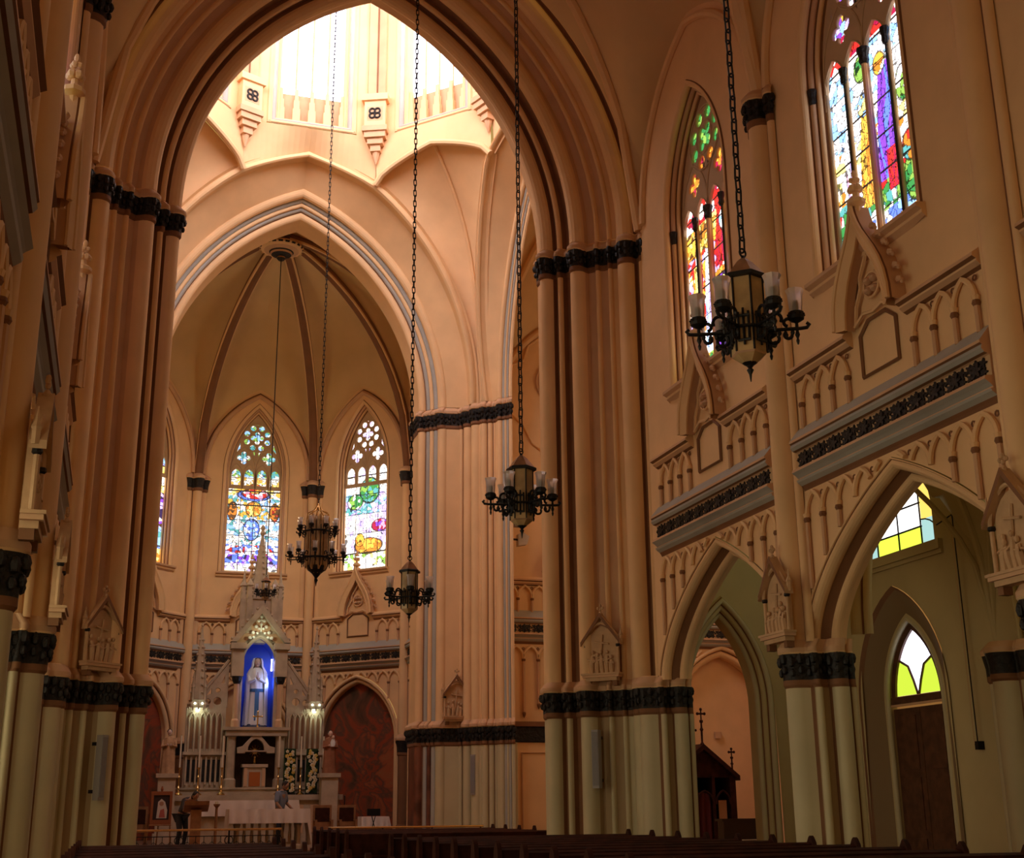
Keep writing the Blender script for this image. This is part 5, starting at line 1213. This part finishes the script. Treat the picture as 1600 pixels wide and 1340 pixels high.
# niche
NB = mat('blue_niche_paint',(.07,.15,.62),.6)
b = MB(); na,nh,nz = .53,.85,6.28
sweep_arch(b,F,prof((0,-.75),('l',0,.1,NB),('l',.06,.14,MARBLE),('l',.12,.14,MARBLE)),na,nh,nz,4.18,n=10); rg = ring(na,nh,nz,4.18,0,10); b.add([F(x,z,-.75) for x,z in rg],[tuple(range(len(rg)))],NB); b.fbox(F,-na,na,4.14,4.19,-.75,.1,NB); b.build('niche',t)
for s in (-1,1):
    b = MB(); x = s*.72; b.lathe([(.13,4.18),(.13,4.4),(.09,4.46),(.09,5.6)],F(x,0,.2),TAN,10); b.lathe([(.1,5.6),(.15,5.7),(.17,5.85)],F(x,0,.2),DARK,10); b.fbox(F,x-.2,x+.2,5.85,6.75,-.2,.35,MARBLE); b.fbox(F,x-.26,x+.26,6.75,6.95,-.2,.45,MARBLE)
    for k in range(3): b.lathe([(.02,-.2),(.07,-.1),(.09,0)],F(x-.15+.15*k,6.95,.35),BROWN,6)
    b.build('niche_column',t)
b = MB()
for s in (-1,1): b.prism([(0,8.25),(s*1.0,6.98),(s*.8,6.98),(0,7.95)],lambda x,z,d:F(x,z,d),.0,.45,MARBLE)
b.prism([(0,7.95),(.8,6.98),(.55,6.98),(0,7.4),(-.55,6.98),(-.8,6.98)],lambda x,z,d:F(x,z,d),.05,.15,TAN)
for s in (-1,1):
    for k in range(6): x = s*(.95-.16*k); z = 7.06+.205*k; b.ball(F(x,z+.04,.3),.055,MARBLE,6,4)
b.build('gable',t)
b = MB(); LWH = mat('pale_carved_leaf',(.85,.85,.72),.5)
for dx,dz,r in ((0,7.86,.06),(-.09,7.72,.06),(.09,7.72,.06),(0,7.6,.05),(-.17,7.52,.065),(.17,7.52,.065),(-.07,7.45,.05),(.07,7.45,.05),(-.27,7.32,.065),(.27,7.32,.065),(-.13,7.3,.05),(.13,7.3,.05),(-.36,7.14,.065),(.36,7.14,.065),(-.24,7.16,.05),(.24,7.16,.05),(0,7.75,.04)): b.ball(F(dx,dz,.26),(r,.04,r*.9),LWH,8,5)
b.tube([F(0,7.35,.22),F(0,7.85,.22)],.025,LWH,5); b.build('carved_crest',t)
L = bpy.data.lights.new('crest_light','POINT'); L.energy = 7; L.color = (.9,1,.72); L.shadow_soft_size = .05; lo = bpy.data.objects.new('crest_light',L); C.objects.link(lo); lo.location = fr(0,7.2,.62)
# tower above the niche
b = MB(); b.fbox(F,-.5,.5,7.0,8.6,-.5,.0,MARBLE); b.fbox(F,-.56,.56,8.5,8.65,-.55,.05,MARBLE)
for s in (-1,1):
    for w,x,h in ((-.05,.62,9.55),(.1,.42,9.2)):
        b.fbox(F,s*x-.1,s*x+.1,7.3,8.5,w-.1,w+.1,MARBLE); b.lathe([(.12,8.5),(.1,8.9),(.14,8.95),(.06,9.1),(.01,h)],F(s*x,0,w),MARBLE,6)
        for k in range(3): b.ball(F(s*x+.08,8.6+.14*k,w+.05),.05,MARBLE,6,4)
b.build('tower',t)
b = MB(); b.lathe([(.38,8.65),(.34,9.0),(.24,9.5),(.14,10.1),(.07,10.6),(.04,10.75),(.1,10.85),(.05,10.95),(.09,11.05),(.02,11.15)],F(-.05,0,-.25),MARBLE,8)
for k in range(9):
    for j in range(4): a = j*PI/2+.3; r = .36-.036*k; b.ball(F(-.05,8.8+.2*k,-.25)+Vector((r*math.cos(a),r*math.sin(a),0)),.055,MARBLE,6,4)
b.build('spire',t)
tb = MB(); tb.tube([F(.47,6.1,-.35),F(.47,6.5,-.35)],.022,emit('violet_white_tube',(.75,.65,1),14.),8); tb.build('lamp_tube',t)
L = bpy.data.lights.new('niche_light','AREA'); L.energy = 11; L.color = (.34,.46,1); L.size = .25; L.size_y = 1.6; L.shape = 'RECTANGLE'; lo = bpy.data.objects.new('niche_light',L); C.objects.link(lo); lo.location = fr(.44,5.7,-.25); lo.rotation_euler = (0,PI/2,0)
# ---- statues
ROBEW = mat('white_statue_robe',(.78,.76,.74),.6); SASH = mat('blue_sash',(.06,.17,.36),.6); ROBEB = mat('brown_statue_robe',(.30,.12,.06),.7,.15,5); ROBEC = mat('tan_statue_robe',(.50,.30,.16),.7,.15,5)
def robe(mb, prof_, m, folds=9, amp=.05, o=(0,0,0), ph=0.):
    rows = []
    for rx,ry,z,dx,dy in prof_:
        rows.append([(o[0]+dx+rx*(1+amp*math.sin(folds*2*PI*k/36+z*2+ph))*math.cos(2*PI*k/36), o[1]+dy+ry*(1+amp*math.sin(folds*2*PI*k/36+z*2+ph))*math.sin(2*PI*k/36), o[2]+z) for k in range(36)])
    mb.grid(rows,m,close_u=True)
    for r in (rows[0],rows[-1]): b0 = len(mb.v); mb.v += r; mb.f.append(tuple(range(b0,b0+36))); mb.m.append(mb.mi(m))
def head(mb, c, h, m, hair=None):
    """ovoid head facing -y with nose, brows, eyes and mouth"""
    c = Vector(c); mb.ball(c,(h*.36,h*.42,h*.5),m,14,10); mb.ball(c+Vector((0,-h*.42,-h*.02)),(h*.05,h*.07,h*.1),m,6,5); mb.ball(c+Vector((0,-h*.33,-h*.36)),(h*.15,h*.1,h*.12),m,8,5)
    for s in (-1,1): mb.ball(c+Vector((s*h*.13,-h*.37,h*.06)),(h*.05,h*.03,h*.025),HAIR,6,4); mb.ball(c+Vector((s*h*.35,0,-h*.02)),(h*.05,h*.09,h*.12),m,6,4)
    mb.ball(c+Vector((0,-h*.40,-h*.22)),(h*.09,h*.03,h*.02),BROWN,6,4)
t = thing('virgin_statue','white veiled statue with blue sash praying in the blue lit niche','statue',fr(-.02,4.196,-.25)); S = 1.0
b = MB(); robe(b,[(.36,.27,.0,0,0),(.34,.26,.2,0,0),(.28,.22,.8,.02,0),(.24,.19,1.2,.02,0),(.25,.19,1.45,0,0),(.29,.19,1.75,0,0),(.24,.16,1.92,0,0),(.09,.09,2.0,0,0)],ROBEW,8,.05); b.build('robe',t)
b = MB(); head(b,(0,-.02,2.16),.30,SKIN if False else mat('statue_skin',(.66,.46,.38),.6)); b.lathe([(.06,1.95),(.055,2.05)],(0,0,0),bpy.data.materials['statue_skin'],8); b.build('head',t)
b = MB(); rows = []
for z,rx,ry,op in ((2.34,.05,.06,.3),(2.31,.15,.15,.6),(2.2,.19,.18,.8),(2.05,.20,.19,.85),(1.85,.32,.22,.95),(1.5,.38,.25,1.0),(1.0,.38,.27,1.0),(.5,.40,.29,1.05),(.08,.42,.31,1.05)):
    rows.append([(rx*(1+.05*math.sin(k*1.3+z))*math.cos(a_),.03+ry*(1+.05*math.sin(k*1.3+z))*math.sin(a_),z) for k,a_ in enumerate(lin(-.28*PI-0*op,1.28*PI,26))])
b.grid(rows,ROBEW); b.build('veil',t)
b = MB(); robe(b,[(.245,.2,1.18,.02,-.012),(.25,.205,1.28,.02,-.012)],SASH,8,.03); b.grid([[(.02+.08*q_,-.2-.012-.06*(1-z/1.2),z) for q_ in (-1,-.4,.2,.8)] for z in (1.25,.9,.5,.22)],SASH); b.build('sash',t)
b = MB()
for s in (-1,1):
    b.tube([(s*.27,0,1.78),(s*.25,-.16,1.5),(s*.06,-.26,1.6)],[.085,.075,.05],ROBEW,8)
b.build('sleeves',t)
b = MB()
for s in (-1,1):
    b.ball((s*.022,-.27,1.68),(.018,.03,.06),bpy.data.materials['statue_skin'],8,5)
    for f_,ln in ((-.018,.07),(-.006,.085),(.006,.08),(.018,.065)): b.tube([(s*.015,-.27+f_,1.72),(s*.008,-.275+f_,1.74+ln)],[.008,.006],bpy.data.materials['statue_skin'],6)
    b.tube([(s*.025,-.25,1.66),(s*.02,-.235,1.71)],[.01,.008],bpy.data.materials['statue_skin'],6)
b.build('hands',t)
b = MB(); b.lathe([(.42,0),(.40,.05),(.3,.08)],(0,0,0),mat('dark_rock',(.05,.06,.10),.8,.3,8),10); [b.ball((.32*math.cos(k),.22*math.sin(k)-.05,.06),(.08,.07,.06),mat('dark_rock',(.05,.06,.10)) if 'dark_rock' not in bpy.data.materials else bpy.data.materials['dark_rock'],6,4) for k in range(7)]; b.build('rock_base',t)
def saint(label, loc, m, child):
    t = thing('saint_statue',label,'statue',loc); b = MB(); robe(b,[(.22,.2,0,0,0),(.21,.19,.25,0,0),(.19,.16,.7,0,0),(.2,.15,.95,0,0),(.16,.12,1.1,0,0),(.06,.06,1.16,0,0)],m,7,.06); b.build('robe',t)
    sk = bpy.data.materials['statue_skin']
    b = MB(); head(b,(0,-.02,1.26),.2,sk); b.ball((0,.015,1.29),(.085,.095,.09),HAIR,10,6); b.build('head',t)
    b = MB()
    for s in (-1,1): b.tube([(s*.18,0,1.02),(s*.21,-.1,.82),(s*.08,-.19,.86)],[.055,.05,.035],m,8); b.ball((s*.05,-.2,.88),(.03,.025,.035),sk,8,5)
    b.build('arms',t)
    if child: b = MB(); robe(b,[(.07,.06,.84,.07,-.17),(.08,.07,.98,.07,-.17),(.04,.04,1.08,.07,-.17)],ROBEW,6,.05); head(b,(.07,-.19,1.14),.13,sk); b.build('child_figure',t)
    return t
LX,RX = 1.6,6.68
for nm,x,lab,m,ch in (('l',LX,'robed saint statue on a cream plinth left of the high altar',ROBEC,False),('r',RX+.05,'dark robed saint statue holding a child on a plinth right of the high altar',ROBEB,True)):
    b = MB(); y = 42.75
    b.box((x-.33,y-.3,FLOOR2),(x+.33,y+.3,FLOOR2+.3),MARBLE); b.box((x-.27,y-.24,FLOOR2+.3),(x+.27,y+.24,2.55),MARBLE); b.box((x-.34,y-.31,2.55),(x+.34,y+.31,2.68),MARBLE)
    tag(b.build('statue_plinth',None,loc=(x,y,FLOOR2)),'square cream plinth under the saint statue %s of the high altar'%('left' if nm=='l' else 'right'),'plinth')
    saint(lab,(x,y,2.68),m,ch)
# ---- candlesticks and flowers
def candlestick(label, loc, h=1.0):
    t = thing('candlestick',label,'candlestick',loc,0,'tall candlesticks on the high altar'); b = MB(); b.lathe([(.13,0),(.13,.03),(.05,.1),(.03,.16),(.06,.22),(.025,.3),(.02,.5),(.045,.56),(.02,.62),(.02,.78),(.06,.84),(.065,.86)],(0,0,0),BRASS,12); b.build('stem',t)
    b = MB(); b.lathe([(.028,.86),(.028,.86+h)],(0,0,0),WAX,8); b.build('candle',t); b = MB(); b.tube([(0,0,.86+h),(0,0,.9+h)],.004,IRON,4); b.build('wick',t); return t
cs = None
for x,lab in ((-2.42,'tall brass candlestick at the far left end of the high altar'),(-1.82,'tall brass candlestick before the left screen, second from the left end'),(-1.08,'tall brass candlestick just left of the tabernacle'),(.74,'tall brass candlestick just right of the tabernacle'),(1.46,'tall brass candlestick between the two flower columns'),(2.2,'tall brass candlestick at the far right end of the high altar')):
    p = fr(x,2.024,.64)
    cs = candlestick(lab,p) if cs is None else (dup(cs,p,None,lab) and cs)
LEAF = mat('dark_leaf',(.02,.05,.015),.6,.3,10); FLW = mat('white_petal',(.75,.68,.5),.7); FLY = mat('yellow_petal',(.7,.5,.12),.7)
def flower_column(label, loc, seed):
    t = thing('flower_column',label,'flower arrangement',loc,0,'flower columns on the high altar'); rg = random.Random(seed); b = MB(); b.box((-.19,-.03,0),(.19,.05,1.42),LEAF)
    for k in range(70): b.prism([(-.05,0),(0,.025),(.07,0),(0,-.025)],lambda x,z,d,px=rg.uniform(-.17,.17),pz=rg.uniform(.03,1.4),a=rg.uniform(0,6): Vector((px+x*math.cos(a)-z*math.sin(a),-.05-d,pz+x*math.sin(a)+z*math.cos(a))),0,.03,LEAF)
    b.build('foliage_back',t)
    b = MB()
    for k in range(34):
        px,pz = rg.uniform(-.13,.13),.06+1.3*k/34+rg.uniform(-.03,.03); m = FLY if rg.random() < .35 else FLW; r = rg.uniform(.035,.055)
        for j in range(5): a = j*2*PI/5+k; b.ball((px+r*.8*math.cos(a),-.1,pz+r*.8*math.sin(a)),(r*.62,r*.45,r*.62),m,6,4)
        b.ball((px,-.125,pz),r*.4,FLY,6,4)
    o = b.build('blossoms',t); o['kind'] = 'stuff'
    b = MB(); b.box((-.2,-.14,-.04),(.2,.1,0),DARK); b.build('tray',t); return t
flower_column('column of white and yellow flowers nearer the tabernacle on the high altar',fr(1.10,2.065,.62),1)
flower_column('column of white and yellow flowers at the right end of the high altar',fr(1.83,2.065,.62),2)
t = thing('altar_cross','small gilt cross standing above the tabernacle canopy','cross',fr(0,4.184,.49)); b = MB(); b.tube([(0,0,0),(0,0,.5)],.025,BRASS,6); b.tube([(-.14,0,.34),(.14,0,.34)],.025,BRASS,6)
for p in ((-.14,0,.34),(.14,0,.34),(0,0,.5)): b.ball(p,.035,BRASS,6,4)
b.build('cross_bars',t); b = MB(); b.lathe([(.05,0),(.03,.04)],(0,0,0),BRASS,8); b.build('foot',t)

# ------------------------------------------------------------------ sanctuary furniture
LW = mat('light_brown_wood',(.30,.14,.06),.5,.2,6)
t = thing('lectern','wooden lectern with a sloped desk left of the front altar','lectern',(2.1,35.0,FLOOR2)); b = MB(); b.box((-.13,-.1,.06),(.13,.1,1.0),LW); b.build('post',t); b = MB(); b.box((-.25,-.22,0),(.25,.22,.06),LW); b.build('foot',t)
b = MB(); b.prism([(-.24,.95),(.2,1.12),(.22,1.22),(-.26,1.03)],lambda y,z,d: Vector((d,-y,z)),-.31,.31,LW); b.build('desk',t); b = MB(); b.box((-.2,.19,1.0),(.2,.2,1.12),BRASS) ; b.build('book_stop',t)
t = thing('paschal_stand','slender wooden candle stand between lectern and front altar','candle stand',(2.62,35.1,FLOOR2)); b = MB(); b.lathe([(.14,0),(.12,.05),(.04,.1),(.035,1.05),(.08,1.1),(.09,1.14)],(0,0,0),LW,8); b.build('stem',t); b = MB(); b.lathe([(.05,1.14),(.05,1.2)],(0,0,0),WAX,8); b.build('candle',t)
t = thing('icon_painting','framed painting of a veiled figure on an easel left of the lectern','painting',(1.32,38.0,FLOOR2),.12)
fr_m = mat('red_brown_frame',(.26,.08,.03),.5); b = MB()
for x0,x1,z0,z1 in ((-.29,-.22,.62,1.5),(.22,.29,.62,1.5),(-.22,.22,.62,.74),(-.22,.22,1.4,1.5)): b.box((x0,-.04,z0),(x1,.02,z1),fr_m)
b.lathe([(.02,1.5),(.04,1.56),(.015,1.64)],(0,0,0),fr_m,6); b.build('frame',t)
b = MB(); b.box((-.22,-.01,.74),(.22,.0,1.4),mat('dark_canvas',(.03,.015,.015),.6)); b.build('canvas',t)
b = MB(); PW = mat('painted_white',(.55,.48,.42),.6); b.prism([(-.12,.78),(.16,.78),(.17,1.0),(.1,1.22),(.0,1.3),(-.09,1.22),(-.1,1.05)],lambda x,z,d: Vector((x,-.012-d,z)),0,.004,PW); b.prism(circ((.005,1.17),.062,12),lambda x,z,d: Vector((x,-.017-d,z)),0,.003,SKIN); b.prism([(-.05,.8),(.12,.8),(.08,1.04),(-.02,1.0)],lambda x,z,d: Vector((x,-.017-d,z)),0,.003,mat('painted_rose',(.4,.1,.08),.6)); b.build('painted_figure',t)
for s in (-1,1): b = MB(); b.tube([(s*.25,.05,1.3),(s*.33,.16 if s>0 else .14,0)],.02,LW,6); b.build('easel_leg',t)
b = MB(); b.tube([(0,.06,1.3),(0,.5,0)],.02,LW,6); b.tube([(-.3,-.03,.6),(.3,-.03,.6)],.02,LW,6); b.build('easel_rest',t)
def chair(label, loc, group):
    t = thing('wooden_chair',label,'chair',loc,0,group); b = MB(); b.box((-.28,-.26,.4),(.28,.26,.47),LW); b.build('seat',t); b = MB(); b.box((-.28,.2,.47),(.28,.26,1.1),LW); b.box((-.22,.19,.62),(.22,.2,1.02),WOOD); b.build('backrest',t)
    for x in (-.24,.24):
        for y in (-.22,.22): b = MB(); b.box((x-.03,y-.03,0),(x+.03,y+.03,.4),LW); b.build('leg',t)
        b = MB(); b.box((x-.03,-.24,.64),(x+.03,.2,.68),LW); b.box((x-.03,-.24,.47),(x+.03,-.18,.64),LW); b.build('armrest',t)
    return t
c0 = chair('low wooden armchair just right of the front altar',(6.1,39.6,FLOOR2),'sanctuary armchairs')
dup(c0,(6.85,39.7,FLOOR2),None,'low wooden armchair beside the cloth covered side table','sanctuary armchairs'); dup(c0,(.72,38.6,FLOOR2),None,'low wooden armchair at the far left beside the pier','sanctuary armchairs')
t = thing('side_table','small table right of the armchairs under a white cloth','table',(7.7,40.0,FLOOR2)); b = MB(); b.box((-.38,-.25,.7),(.38,.25,.74),LW); b.build('tabletop',t)
for x in (-.32,.32):
    for y in (-.2,.2): b = MB(); b.box((x-.025,y-.025,0),(x+.025,y+.025,.7),LW); b.build('leg',t)
b = MB(); drape(b,-.42,.42,-.29,.29,.75,lambda nx,ny:.34,CLOTH,24); b.xform(0,lambda v: v+Vector((7.7,40.0,FLOOR2))); tag(b.build('table_cloth',None,loc=(7.7,40,FLOOR2+.7)),'white cloth on the small side table at right','tablecloth')
t = thing('music_stand','thin black folding stand before the white side table','music stand',(7.55,39.2,FLOOR2)); b = MB(); b.box((-.2,-.01,.78),(.2,.01,.98),IRON); b.build('desk',t)
for x in (-.16,.16): b = MB(); b.tube([(x,0,0),(-x*.4,0,.8)],.014,IRON,5); b.build('leg',t)
t = thing('floor_lamp_stand','tall thin dark tripod stand by the mural at right','stand',(7.0,41.2,FLOOR2)); b = MB(); b.tube([(0,0,.2),(0,0,1.35)],.016,IRON,6); b.ball((0,0,1.36),.03,IRON,6,4); b.build('pole',t)
for k in range(3): a = k*2*PI/3; b = MB(); b.tube([(0,0,.9),(.16*math.cos(a),.16*math.sin(a),.0)],.012,IRON,5); b.build('leg',t)
# ------------------------------------------------------------------ confessional, piano and fittings on the right
t = thing('confessional','dark carved confessional with gabled roof and crosses in the right transept','confessional',(15.5,33.4,0)); b = MB()
b.box((-.95,-.5,0),(-.78,.75,2.35),WOOD); b.box((.78,-.5,0),(.95,.75,2.35),WOOD); b.box((-.78,.68,0),(.78,.75,2.35),WOOD); b.box((-.32,-.5,0),(-.24,.68,2.35),WOOD); b.box((.24,-.5,0),(.32,.68,2.35),WOOD); b.box((-1.0,-.55,0),(1.0,.8,.14),WOOD); b.box((.32,-.5,.14),(.78,-.45,.95),WOOD); b.box((-.78,-.5,.14),(-.32,-.45,.95),WOOD); b.build('cabinet',t)
b = MB()
for s in (-1,1): b.prism([(0,3.2),(s*1.05,2.35),(s*1.05,2.22),(0,3.05)],lambda x,z,d: Vector((x,d,z)),-.6,.8,WOOD)
b.prism([(-.95,2.3),(.95,2.3),(0,3.05)],lambda x,z,d: Vector((x,d,z)),-.45,-.4,WOOD); b.prism([(-.95,2.3),(.95,2.3),(0,3.05)],lambda x,z,d: Vector((x,d,z)),.7,.74,WOOD); b.build('gabled_roof',t)
b = MB(); b.tube([(x,-.5,z) for x,z in ring(.26,.35,1.6,1.6,0,6,False)],.03,WOOD,6); b.tube([(.55+x*.85,-.5,z) for x,z in ring(.26,.35,1.6,1.6,0,6,False)],.03,WOOD,6); b.build('arched_opening',t)
def wcross(p, h, r):
    b = MB(); x,y,z = p; b.lathe([(r*1.6,0),(r*2,.05),(r,.1),(r*1.1,h*.4),(r*2,h*.44),(r,h*.5),(r*.9,h*.62),(r*1.8,h*.64),(r*1.8,h*.7),(r*.7,h*.72),(r*.7,h)],p,WOOD,6); b.tube([(x-h*.11,y,z+h*.88),(x+h*.11,y,z+h*.88)],r*.9,WOOD,6)
    for q_ in ((-h*.11,h*.88),(h*.11,h*.88),(0,h)): b.ball((x+q_[0],y,z+q_[1]),r*1.5,WOOD,6,4)
    b.build('finial_cross',t)
wcross((0,-.5,3.15),.98,.03); wcross((.3,.7,3.0),.72,.026); wcross((.92,-.4,2.35),.72,.026); wcross((-.92,-.4,2.35),.72,.026)
b = MB(); b.grid([[(x,-.42+.04*math.sin(x*30),z) for x in lin(-.22,.22,14)] for z in (.2,1.9)],mat('dark_curtain',(.10,.02,.02),.9)); b.build('curtain',t)
b = MB(); b.box((.42,-.46,.95),(.66,-.44,1.7),mat('pale_door_panel',(.38,.2,.1),.6)); b.build('side_panel',t)
t = thing('upright_piano','black upright piano beyond the first right arch beside the confessional','piano',(15.6,30.5,0)); PB = mat('black_lacquer',(.01,.009,.009),.2,spec=.6); b = MB(); b.box((-.75,0,0),(.75,.35,1.2),PB); b.box((-.8,-.03,1.18),(.8,.4,1.24),PB); b.build('case',t); b = MB(); b.box((-.72,-.28,.62),(.72,0,.72),PB); b.build('key_bed',t)
b = MB(); b.box((-.66,-.26,.72),(.66,-.08,.735),WAX); b.build('keyboard',t)
for x in (-.68,.68): b = MB(); b.box((x-.04,-.26,0),(x+.04,-.18,.62),PB); b.build('leg',t)
t = thing('window_opener','long thin window rod with cord hanging on the aisle wall right of the door','window opener',(14.1,18.98,2.45)); b = MB(); b.tube([(0,0,.05),(-.0,.02,4.12)],.012,IRON,5); b.tube([(-.03,.05,.1),(-.02,.05,4.1)],.006,TAN,4); b.build('rod',t)
b = MB(); b.tube([(0,.5,4.02),(0,0,4.12),(0,-.12,4.15)],.014,IRON,5); b.box((-.04,-.15,4.1),(.1,-.09,4.2),IRON); b.build('top_arm',t); b = MB(); b.box((-.03,-.04,0),(.1,.05,.14),IRON); b.build('crank_box',t)
b = MB(); b.box((18.2,37.24,3.6),(18.4,37.32,3.8),TAN); b.xform(0,lambda v: v-Vector((0,-.36,0))); tag(b.build('wall_box',None,loc=(18.3,37.6,3.7)),'small square box on the plain wall above the confessional','wall box')
# ------------------------------------------------------------------ people
def person(name, label, loc, rz, pts, edges, root, mats, hd, hands):
    """one continuous body grown on a skeleton; clothes, head and hands are its children"""
    t = thing(name,label,'person',loc,rz)
    def grow(nm, ids, m, infl=0.):
        keys = [k for k in pts if k in ids]; me = bpy.data.meshes.new(nm); ix = {k:i for i,k in enumerate(keys)}
        me.from_pydata([pts[k][0] for k in keys],[(ix[a],ix[b_]) for a,b_ in edges if a in ix and b_ in ix],[]); o = bpy.data.objects.new(nm,me); C.objects.link(o)
        sk = o.modifiers.new('s','SKIN'); lay = me.skin_vertices[0].data
        for k in keys: r = pts[k][1]; r = r if isinstance(r,tuple) else (r,r*.85); lay[ix[k]].radius = (r[0]+infl,r[1]+infl)
        lay[ix[root if root in ix else keys[0]]].use_root = True
        sb = o.modifiers.new('b','SUBSURF'); sb.levels = 2; sb.render_levels = 2
        dg = bpy.context.evaluated_depsgraph_get(); me2 = bpy.data.meshes.new_from_object(o.evaluated_get(dg)); me2.name = nm; me2.materials.clear(); me2.materials.append(m); bpy.data.objects.remove(o)
        for p in me2.polygons: p.use_smooth = True
        o2 = bpy.data.objects.new(nm,me2); C.objects.link(o2); o2.parent = t; return o2
    grow('body',set(pts),SKIN)
    for nm,ids,m,infl in mats: grow(nm,ids,m,infl)
    b = MB(); hc,h,hairf = hd; head(b,(0,0,0),h,SKIN); i0 = b.mark()
    M = Matrix.Rotation(hairf[0],4,'X'); b.xform(0,lambda v: M @ v+Vector(hc)); b.build('head',t)
    b = MB(); b.ball((0,h*.06,h*.08),(h*.40,h*.42,h*.46),HAIR,12,8); 
    if hairf[1]: b.ball((0,h*.28,-h*.25),(h*.34,h*.2,h*.5),HAIR,10,7)
    b.xform(0,lambda v: M @ v+Vector(hc)); b.build('hair',t)
    for (p,d_) in hands:
        b = MB(); p = Vector(p); d_ = Vector(d_).normalized(); sx = d_.orthogonal().normalized()
        b.tube([p-d_*.02,p+d_*.05,p+d_*.085],[.024,.036,.03],SKIN,8)
        for f_,ln in ((-.027,.05),(-.009,.065),(.009,.06),(.027,.045)): b.tube([p+d_*.08+sx*f_,p+d_*(.08+ln*.6)+sx*f_*1.1+d_.cross(sx)*.006,p+d_*(.08+ln)+sx*f_+d_.cross(sx)*.02],[.009,.008,.007],SKIN,6)
        b.tube([p+d_*.03+sx*.03,p+d_*.06+sx*.055,p+d_*.085+sx*.055],[.011,.009,.008],SKIN,6); b.build('hand',t)
    return t
SHIRT = mat('blue_grey_shirt',(.17,.20,.28),.8); TROU = mat('dark_trousers',(.03,.03,.04),.8); TOP = mat('dark_blouse',(.06,.05,.06),.8)
# man seen behind the front altar: standing, head bowed toward the right
P = {'pelvis':((0,0,.92),(.15,.11)),'waist':((0,-.01,1.1),(.145,.10)),'chest':((0,-.03,1.3),(.17,.115)),'neckb':((0,-.04,1.46),(.08,.07)),'neck':((.03,-.08,1.53),.055),
 'sl':((-.19,-.03,1.42),.07),'el':((-.24,-.04,1.15),.05),'wl':((-.2,-.2,.98),.036),'sr':((.19,-.03,1.42),.07),'er':((.25,-.06,1.15),.05),'wr':((.22,-.24,1.02),.036),
 'hl':((-.1,0,.86),.095),'kl':((-.11,-.03,.48),.062),'al':((-.11,.02,.09),.042),'fl':((-.12,-.14,.04),.04),'hr':((.1,0,.86),.095),'kr':((.11,-.03,.48),.062),'ar':((.11,.02,.09),.042),'fr':((.12,-.14,.04),.04)}
E_ = [('pelvis','waist'),('waist','chest'),('chest','neckb'),('neckb','neck'),('chest','sl'),('sl','el'),('el','wl'),('chest','sr'),('sr','er'),('er','wr'),('pelvis','hl'),('hl','kl'),('kl','al'),('al','fl'),('pelvis','hr'),('hr','kr'),('kr','ar'),('ar','fr')]
person('person','person in a blue grey shirt standing behind the front altar, head bowed',(4.46,36.85,FLOOR2),.9,P,E_,'pelvis',[('shirt',{'pelvis','waist','chest','neckb','sl','el','sr','er'},SHIRT,.018),('trousers',{'pelvis','hl','kl','al','hr','kr','ar'},TROU,.016)],((.04,-.13,1.63),.23,(.5,False)),[((-.2,-.2,.98),(0,-.6,-.6)),((.22,-.24,1.02),(0,-.6,-.6))])
# woman bending over the lectern
P2 = {'pelvis':((0,.22,.88),(.15,.12)),'waist':((0,.1,1.04),(.12,.10)),'chest':((0,-.1,1.2),(.14,.11)),'neckb':((0,-.25,1.28),(.07,.06)),'neck':((0,-.32,1.31),.05),
 'sl':((-.16,-.16,1.25),.06),'el':((-.2,-.2,.98),.042),'wl':((-.12,-.38,.95),.032),'sr':((.16,-.16,1.25),.06),'er':((.2,-.2,.98),.042),'wr':((.12,-.4,.98),.032),
 'hl':((-.09,.2,.82),.095),'kl':((-.1,.1,.46),.058),'al':((-.1,.2,.09),.038),'fl':((-.1,.05,.04),.036),'hr':((.09,.2,.82),.095),'kr':((.1,.12,.46),.058),'ar':((.1,.2,.09),.038),'fr':((.1,.05,.04),.036)}
person('person','person in dark clothes with long dark hair leaning over the lectern',(1.9,36.0,FLOOR2),.5,P2,E_,'pelvis',[('blouse',{'pelvis','waist','chest','neckb','sl','el','sr','er'},TOP,.018),('trousers',{'pelvis','hl','kl','al','hr','kr','ar'},TROU,.016)],((0,-.42,1.36),.22,(.6,True)),[((-.12,-.38,.95),(.1,-.8,-.1)),((.12,-.4,.98),(-.1,-.8,-.1))])
